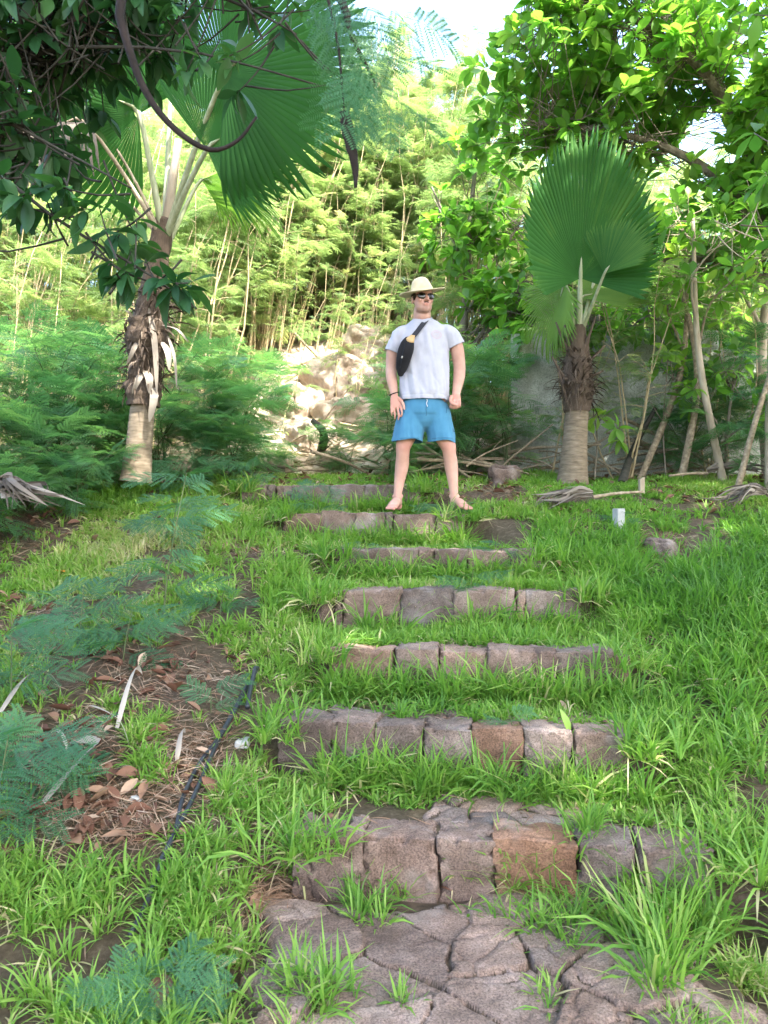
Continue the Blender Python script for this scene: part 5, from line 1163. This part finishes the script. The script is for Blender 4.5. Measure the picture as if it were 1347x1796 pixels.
# ------------------------------------------------------------------ dead leaves, dry strips, fallen fronds, sticks
def curled_leaf(c, L, az, tint, label, mat='litter', W=.5, curl=1.1, lift=.015):
    t = np.linspace(0, 1, 9); prof = np.sin(np.pi*np.clip(t, .02, .98))**.8*W/2; V = []
    for a, pw in zip(t, prof):
        for g_ in (-1, -.5, 0, .5, 1): V.append([math.sin(g_*curl)*pw/curl*1.2, a-.5, .35*pw*(1-math.cos(g_*curl*1.2))+.10*math.sin(a*4)+.18*(a-.5)**2])
    mb = MB(); mb.add(np.array(V)*L, grid_quads(9, 5), tint); o = mb.build('fallen_leaf', MT[mat], None, True)
    o.location = (c[0], c[1], c[2]+lift); o.rotation_euler = (random.uniform(-.35, .35), random.uniform(-.35, .35), az); return tag(o, label, 'leaf', 'fallen leaves')
for (a, b, L_, az, t, lab, mt, lf) in [(105, 1018, .10, .9, .5, 'bright orange fallen leaf in grass at left', 'orange_leaf', .05), (285, 1080, .10, 1.5, .3, 'orange brown leaf at the edge of the left bare soil', 'orange_leaf', .02), (205, 1250, .13, .3, .22, 'large dark reddish curled leaf among pale strips at left', 'litter', .03), (318, 1362, .10, .6, .3, 'reddish brown leaf beside the black pipes', 'litter', .03),
        (282, 1775, .13, .2, .15, 'glossy red brown leaf at the bottom edge', 'litter', .05), (575, 1446, .07, 1.3, .45, 'small ochre leaf on the lowest step', 'litter', .02), (808, 1098, .16, 1.4, .3, 'long brown curled leaf on the third step', 'litter', .03), (1066, 1372, .09, .5, .3, 'brown leaf in grass before the second step at right', 'litter', .06),
        (868, 1208, .09, 1.1, .35, 'brown leaf on the tread above the second riser', 'litter', .05), (815, 916, .09, .8, .35, 'small reddish leaf in grass below the right foot', 'litter', .05), (840, 838, .11, 1., .5, 'light brown leaf in the grass right of the legs', 'orange_leaf', .04), (150, 1345, .12, 2., .3, 'brown leaf next to the bent dry strip', 'litter', .02),
        (90, 1310, .13, .5, .3, 'brown leaf under the feathery seedling at the left edge', 'litter', .02), (290, 1145, .10, 1.5, .45, 'tan leaf on bare soil below the orange brown leaf', 'litter', .02), (180, 1165, .12, 1.2, .4, 'tan leaf on bare soil at left', 'litter', .02), (235, 1155, .12, .4, .5, 'wide tan leaf on bare soil in the middle', 'litter', .02), (130, 1490, .11, .8, .6, 'pale mauve leaf in the lower left soil', 'litter', .02), (205, 1480, .11, 2.1, .75, 'greyish curled leaf in the lower left soil', 'litter', .02),
        (20, 1500, .12, .2, .3, 'brown leaf at the lower left edge', 'litter', .02), (1060, 1280, .07, .2, .4, 'little brown leaf at the right end of the second step', 'litter', .03), (780, 1575, .08, .6, .4, 'dry brown leaf on the paving below the orange block', 'litter', .02), (985, 905, .10, 1.2, .4, 'tan leaf beside the dry frond near the palm', 'litter', .03), (1300, 770, .12, 0, .8, 'yellow orange hanging leaf low at the right', 'orange_leaf', .35)]:
    curled_leaf(G(a, b), L_, az, t, lab, mt, lift=lf)
mb = MB(); T5 = [leaf_tpl(1, .5, 5, .1, .35, .2), leaf_tpl(1, .42, 5, 0, .5, -.25)]; pos = []; sz = []
rl = np.random.default_rng(77)
for (a, b, rx, ry, n_) in [(300, 1180, 140, 60, 60), (190, 1440, 150, 60, 70), (120, 1300, 120, 90, 80), (50, 900, 90, 60, 60), (60, 1050, 90, 70, 26), (60, 810, 140, 30, 40), (860, 868, 80, 20, 22), (340, 1340, 60, 60, 14), (1150, 960, 40, 20, 12), (980, 890, 70, 15, 20), (1200, 870, 100, 20, 40), (700, 1000, 330, 130, 26), (800, 1300, 350, 220, 16), (300, 950, 250, 90, 30), (480, 1590, 40, 60, 8)]:
    for k in range(n_): pos.append((a+rl.normal(0, rx*.55), min(1780, max(846, b+rl.normal(0, ry*.55))))); sz.append(rl.uniform(.045, .11))
n = 900; yy = rl.uniform(6.9, 9.4, n); xx = rl.uniform(-5, 5, n); zz_ = gz(xx, yy); pos = np.vstack([Gv(pos), np.stack([xx, yy, zz_], -1)]); sz = np.append(np.array(sz), rl.uniform(.05, .12, n))
n = len(pos); az = rl.uniform(0, 6.28, n); ch = rl.random(n) < .5
for w_, T in ((ch, T5[0]), (~ch, T5[1])):
    k = w_; mb.inst(T, pos[k]+[0, 0, .015], frames(np.stack([np.cos(az[k]), np.sin(az[k]), rl.normal(.05, .25, k.sum())], -1), np.array([0, 0, 1.])+rl.normal(0, .35, (k.sum(), 3))), sz[k], np.clip(rl.beta(2, 2.4, k.sum()), 0, 1))
n = 9000; zone = [(300, 1190, 150, 70), (190, 1440, 150, 70), (340, 1330, 80, 90), (120, 1320, 120, 110), (50, 930, 90, 70), (480, 1590, 50, 80), (880, 875, 120, 25), (1150, 958, 50, 26), (420, 955, 70, 30), (80, 1090, 90, 60), (700, 1100, 600, 250), (700, 1300, 600, 300), (350, 1000, 300, 120)]
q = []
for k in range(13000):
    a, b, rx, ry = zone[rl.integers(0, len(zone))]; q.append((a+rl.normal(0, rx*.55), min(1790, max(850, b+rl.normal(0, ry*.55)))))
q = Gv(q); n = len(q)
blades(mb, q[:, 0], q[:, 1], q[:, 2]+.006, rl.uniform(.04, .14, n), rl.uniform(.0008, .0022, n), rl.uniform(0, 6.28, n), rl.normal(1.35, .18, n), rl.normal(.2, .2, n), rl.uniform(.55, 1, n))
tag(mb.build('leaf_litter', MT['litter'], None), kind='stuff')
def strip(pp, w, lab, tint=.9, lift=.02, arch=.0):
    q = curve(onG(pp, lift), 14); t = np.linspace(0, 1, 14); q[:, 2] += arch*np.sin(np.pi*t)
    tg = unit(np.gradient(q, axis=0)); sd = unit(np.cross(tg, [0, 0, 1.])); up = np.cross(sd, tg); ww = w*np.interp(t, [0, .15, .8, 1], [.6, 1, .8, .1])[:, None]
    tw = (t*1.4)[:, None]; a = sd*np.cos(tw)+up*np.sin(tw); V = np.stack([q-a*ww, q+up*ww*.25, q+a*ww], 1).reshape(-1, 3)
    mb = MB(); mb.add(V, grid_quads(14, 3), tint); tag(mb.build('dry_palm_strip', MT['palm_grey'], None, True), lab, 'dry strip', 'dry palm strips on the soil')
strip([(75, 1425), (110, 1395), (150, 1360), (172, 1338), (150, 1325), (120, 1318)], .020, 'bent pale dry strip like an elbow on the left soil', .95, .03, .05)
strip([(205, 1290), (225, 1250), (240, 1215), (250, 1195)], .013, 'upright pointed pale strip beside the dark red leaf', 1, .03, .1)
strip([(160, 1250), (190, 1285), (215, 1310), (232, 1345)], .013, 'pale strip curling down right of the dark red leaf', .9, .03, .06)
strip([(0, 1262), (45, 1228), (90, 1222), (120, 1260)], .016, 'arched pale strip at the left edge under feathery leaves', .9, .03, .08)
strip([(100, 1290), (115, 1330), (122, 1370)], .012, 'narrow grey strip between the left seedlings', .85, .02, .04)
strip([(310, 1350), (318, 1320), (326, 1300)], .012, 'small grey strip beside the pipes', .8, .03, .05)
strip([(880, 1100), (905, 1090), (930, 1085)], .014, 'short grey strip on the third step', .85, .03, .03)
def fallen(c, d, n, Rr, lab, seed, tint=.45, spread=20, nseg=34):
    e = empty('fallen_frond', lab, 'dry frond', tuple(c), 'fallen dry palm fronds'); rf = np.random.default_rng(seed); mb = MB(); d0 = unit(d); s0 = unit(np.cross(d0, [0, 0, 1.]))
    for k in range(nseg):
        a = R(rf.uniform(-spread, spread)); dd_ = d0*math.cos(a)+s0*math.sin(a); l = Rr*rf.uniform(.65, 1.1); o = np.array(c)+[0, 0, rf.uniform(0, .05)]
        q = curve([o, o+dd_*l*.35+[0, 0, rf.uniform(.0, .06)], o+dd_*l*.7+s0*rf.normal(0, .04)+[0, 0, rf.uniform(-.02, .05)], o+dd_*l+s0*rf.normal(0, .08)+[0, 0, rf.uniform(-.08, .03)]], 9)
        w_ = rf.uniform(.008, .016)*np.array([.5, .8, 1, 1, 1, .9, .7, .5, .1])[:, None]; tw = rf.uniform(0, 3.1)+np.linspace(0, rf.normal(0, .9), 9)[:, None]; up_ = np.array([0, 0, 1.]); ax_ = s0*np.cos(tw)+up_*np.sin(tw)
        mb.add(np.stack([q-ax_*w_, q+np.cross(ax_, dd_)*w_*.35, q+ax_*w_], 1).reshape(-1, 3), grid_quads(9, 3), np.clip(tint+rf.normal(0, .22), 0, 1))
    mb.build('blades', MT['palm_grey'], e)
    mb = MB(); mb.tube(curve([np.array(c), np.array(c)-unit(d)*.2+[0, 0, .01], np.array(c)-unit(d)*.45], 6), np.linspace(.016, .010, 6), 7); mb.build('petiole', MT['dry_wood'], e, True)
fallen(P(-10, 858, 4.3), [.80, -.5, -.16], [.2, .1, 1], .46, 'grey fallen frond lying at the left edge with ribbed blades', 51)
fallen(G(1040, 890)+[0, 0, .08], [-.95, -.25, -.1], [0, -.3, 1], .50, 'grey dry frond lying in grass left of the palm foot', 52, .6, 16, 26)
fallen(G(1185, 835)+[0, 0, .42], [.35, -.25, -.9], [.4, -.9, 0], .42, 'grey dry frond leaning in grass at the wall end', 53, .5, 14, 26)
fallen(G(1345, 905)+[0, 0, .16], [-.9, -.1, -.1], [0, -.3, 1], .42, 'dark dry frond at the right edge among tall grass', 54, .3, 22, 26)
fallen(G(500, 838)+[0, 0, .06], [-.8, -.2, -.05], [0, -.2, 1], .55, 'brown dry frond at the shrub feet left of the top step', 55, .35, 20, 26)
fallen(G(1240, 850)+[0, 0, .1], [.7, .3, .05], [0, -.2, 1], .6, 'brown dry frond between the slender trunks', 56, .3, 18, 22)
STK = []
for k in range(3):
    rr = np.random.default_rng(600+k); L_ = [1., 1.4, .8][k]; q = curve(np.array([[-L_/2, 0, 0], [-L_/6, rr.normal(0, .06), .03], [L_/6, rr.normal(0, .06), .02], [L_/2, rr.normal(0, .08), 0]]), 10)
    mb = MB(); mb.tube(q, np.linspace(.017, .006, 10), 6); mb.tube(curve([q[5], q[5]+[.12, .10, .03], q[5]+[.28, .16, .05]], 5), np.linspace(.009, .003, 5), 5)
    STK.append(tag(mb.build('fallen_branch', MT['dry_wood'], None, True), 'bare dry branch in the tangle of fallen branches below the wall and bank', 'branch', 'fallen dry branches'))
used3 = [0]*3
def stick(x, y, up, rz, tl, sc, k):
    z = float(gz(np.array([x]), np.array([y]))[0])+up
    if used3[k]: o = STK[k].copy(); COL.objects.link(o)
    else: o = STK[k]; used3[k] = 1
    o.location = (x, y, z); o.rotation_euler = (random.uniform(-.3, .3), tl, rz); o.scale = (sc,)*3
for k in range(104):
    if k >= 64: x, y = random.uniform(-1.7, .6), random.uniform(8.8, 11.8)
    elif k < 40: x, y = random.uniform(.3, 3.6), random.uniform(7.5, 8.3)
    elif k < 54: x, y = random.uniform(-1.4, .5), random.uniform(7.4, 9.6)
    else: x, y = random.uniform(-1.2, .6), random.uniform(9.6, 11.6)
    stick(x, y, random.uniform(.02, .30 if k < 40 else .12), random.uniform(-1.1, 1.1), random.gauss(0, .32), random.uniform(.6, 1.3), k % 3)
# dark tilted branch rising from the pile, and stump
mb = MB(); mb.tube(curve([G(1090, 850), P(1110, 790, 7.6), P(1150, 715, 7.5)], 8), np.linspace(.045, .02, 8), 8); tag(mb.build('fallen_branch', MT['bark_dark'], None, True), 'dark broken branch slanting up against the wall right of the palm', 'branch')
mb = MB(); mb.tube(curve([G(562, 800), P(568, 760, 8.3), P(548, 738, 8.3)], 8), np.linspace(.06, .03, 8), 8); tag(mb.build('stump', MT['bark_dark'], None, True), 'dark crooked stump at the foot of the pale bank', 'stump')
mb = MB(); mb.tube(curve([P(1222, 560, 8.0), P(1150, 575, 7.9), P(1040, 650, 7.6)], 8), np.linspace(.03, .012, 8), 7)
# ------------------------------------------------------------------ pebbles
for k, (a, b, r, lab) in enumerate([(462, 1600, .013, 'pale pebble on the soil left of the paving, upper one'), (470, 1648, .012, 'bluish pale pebble at the left paving edge'), (418, 1655, .014, 'chalky pebble in thin grass left of the paving'), (238, 1405, .016, 'white pebble on the dry soil at left'), (425, 1310, .028, 'flat pale stone beside the black pipes'), (1095, 905, .02, 'pale pebble by the white post'), (445, 1700, .012, 'grey pebble at the lower left paving edge')]):
    g = G(a, b); rock((g[0], g[1], g[2]+r*.4), (r*1.2, r, r*.7), 'white_block' if k != 4 else 'grey_block', lab, 90+k, 'pebble', 'pale pebbles')
# ------------------------------------------------------------------ light, sky, camera
SUN = unit(np.array([.38, -.52, .80]))
el = math.asin(SUN[2]); azm = math.atan2(SUN[0], SUN[1])
w = bpy.data.worlds.new('World'); SC.world = w; w.use_nodes = True; nt = w.node_tree; nt.nodes.clear()
sky = nt.nodes.new('ShaderNodeTexSky'); sky.sky_type = 'NISHITA'; sky.sun_disc = False; sky.sun_elevation = el; sky.sun_rotation = azm; sky.air_density = 1.; sky.dust_density = 3.5; sky.ozone_density = 1.
bg = nt.nodes.new('ShaderNodeBackground'); bg.inputs[1].default_value = .15; o = nt.nodes.new('ShaderNodeOutputWorld')
nt.links.new(sky.outputs[0], bg.inputs[0]); nt.links.new(bg.outputs[0], o.inputs[0])
L = bpy.data.lights.new('sun', 'SUN'); L.energy = 2.4; L.angle = R(.55); L.color = (1, .95, .86)
lo = bpy.data.objects.new('sun', L); COL.objects.link(lo); lo.rotation_euler = Vector(SUN.tolist()).to_track_quat('Z', 'Y').to_euler(); lo.location = (6, -6, 12)
cam = bpy.data.cameras.new('camera'); co = bpy.data.objects.new('camera', cam); COL.objects.link(co); SC.camera = co
co.location = (0, 0, ZC); co.rotation_euler = (R(90), 0, 0)
cam.sensor_fit = 'VERTICAL'; cam.sensor_height = 36; cam.sensor_width = 27; cam.lens = F/1796*36; cam.clip_end = 500; cam.clip_start = .05
cam.dof.use_dof = True; cam.dof.focus_distance = 5.2; cam.dof.aperture_fstop = 9
SC.view_settings.view_transform = 'Standard'; SC.view_settings.look = 'None'; SC.view_settings.exposure = 3.2; SC.view_settings.gamma = 1
cy = SC.cycles; cy.max_bounces = 10; cy.diffuse_bounces = 6; cy.glossy_bounces = 2; cy.transmission_bounces = 6; cy.transparent_max_bounces = 6; cy.sample_clamp_indirect = 6
try: cy.use_denoising = True; cy.denoiser = 'OPENIMAGEDENOISE'
except Exception as ex_: print(ex_)
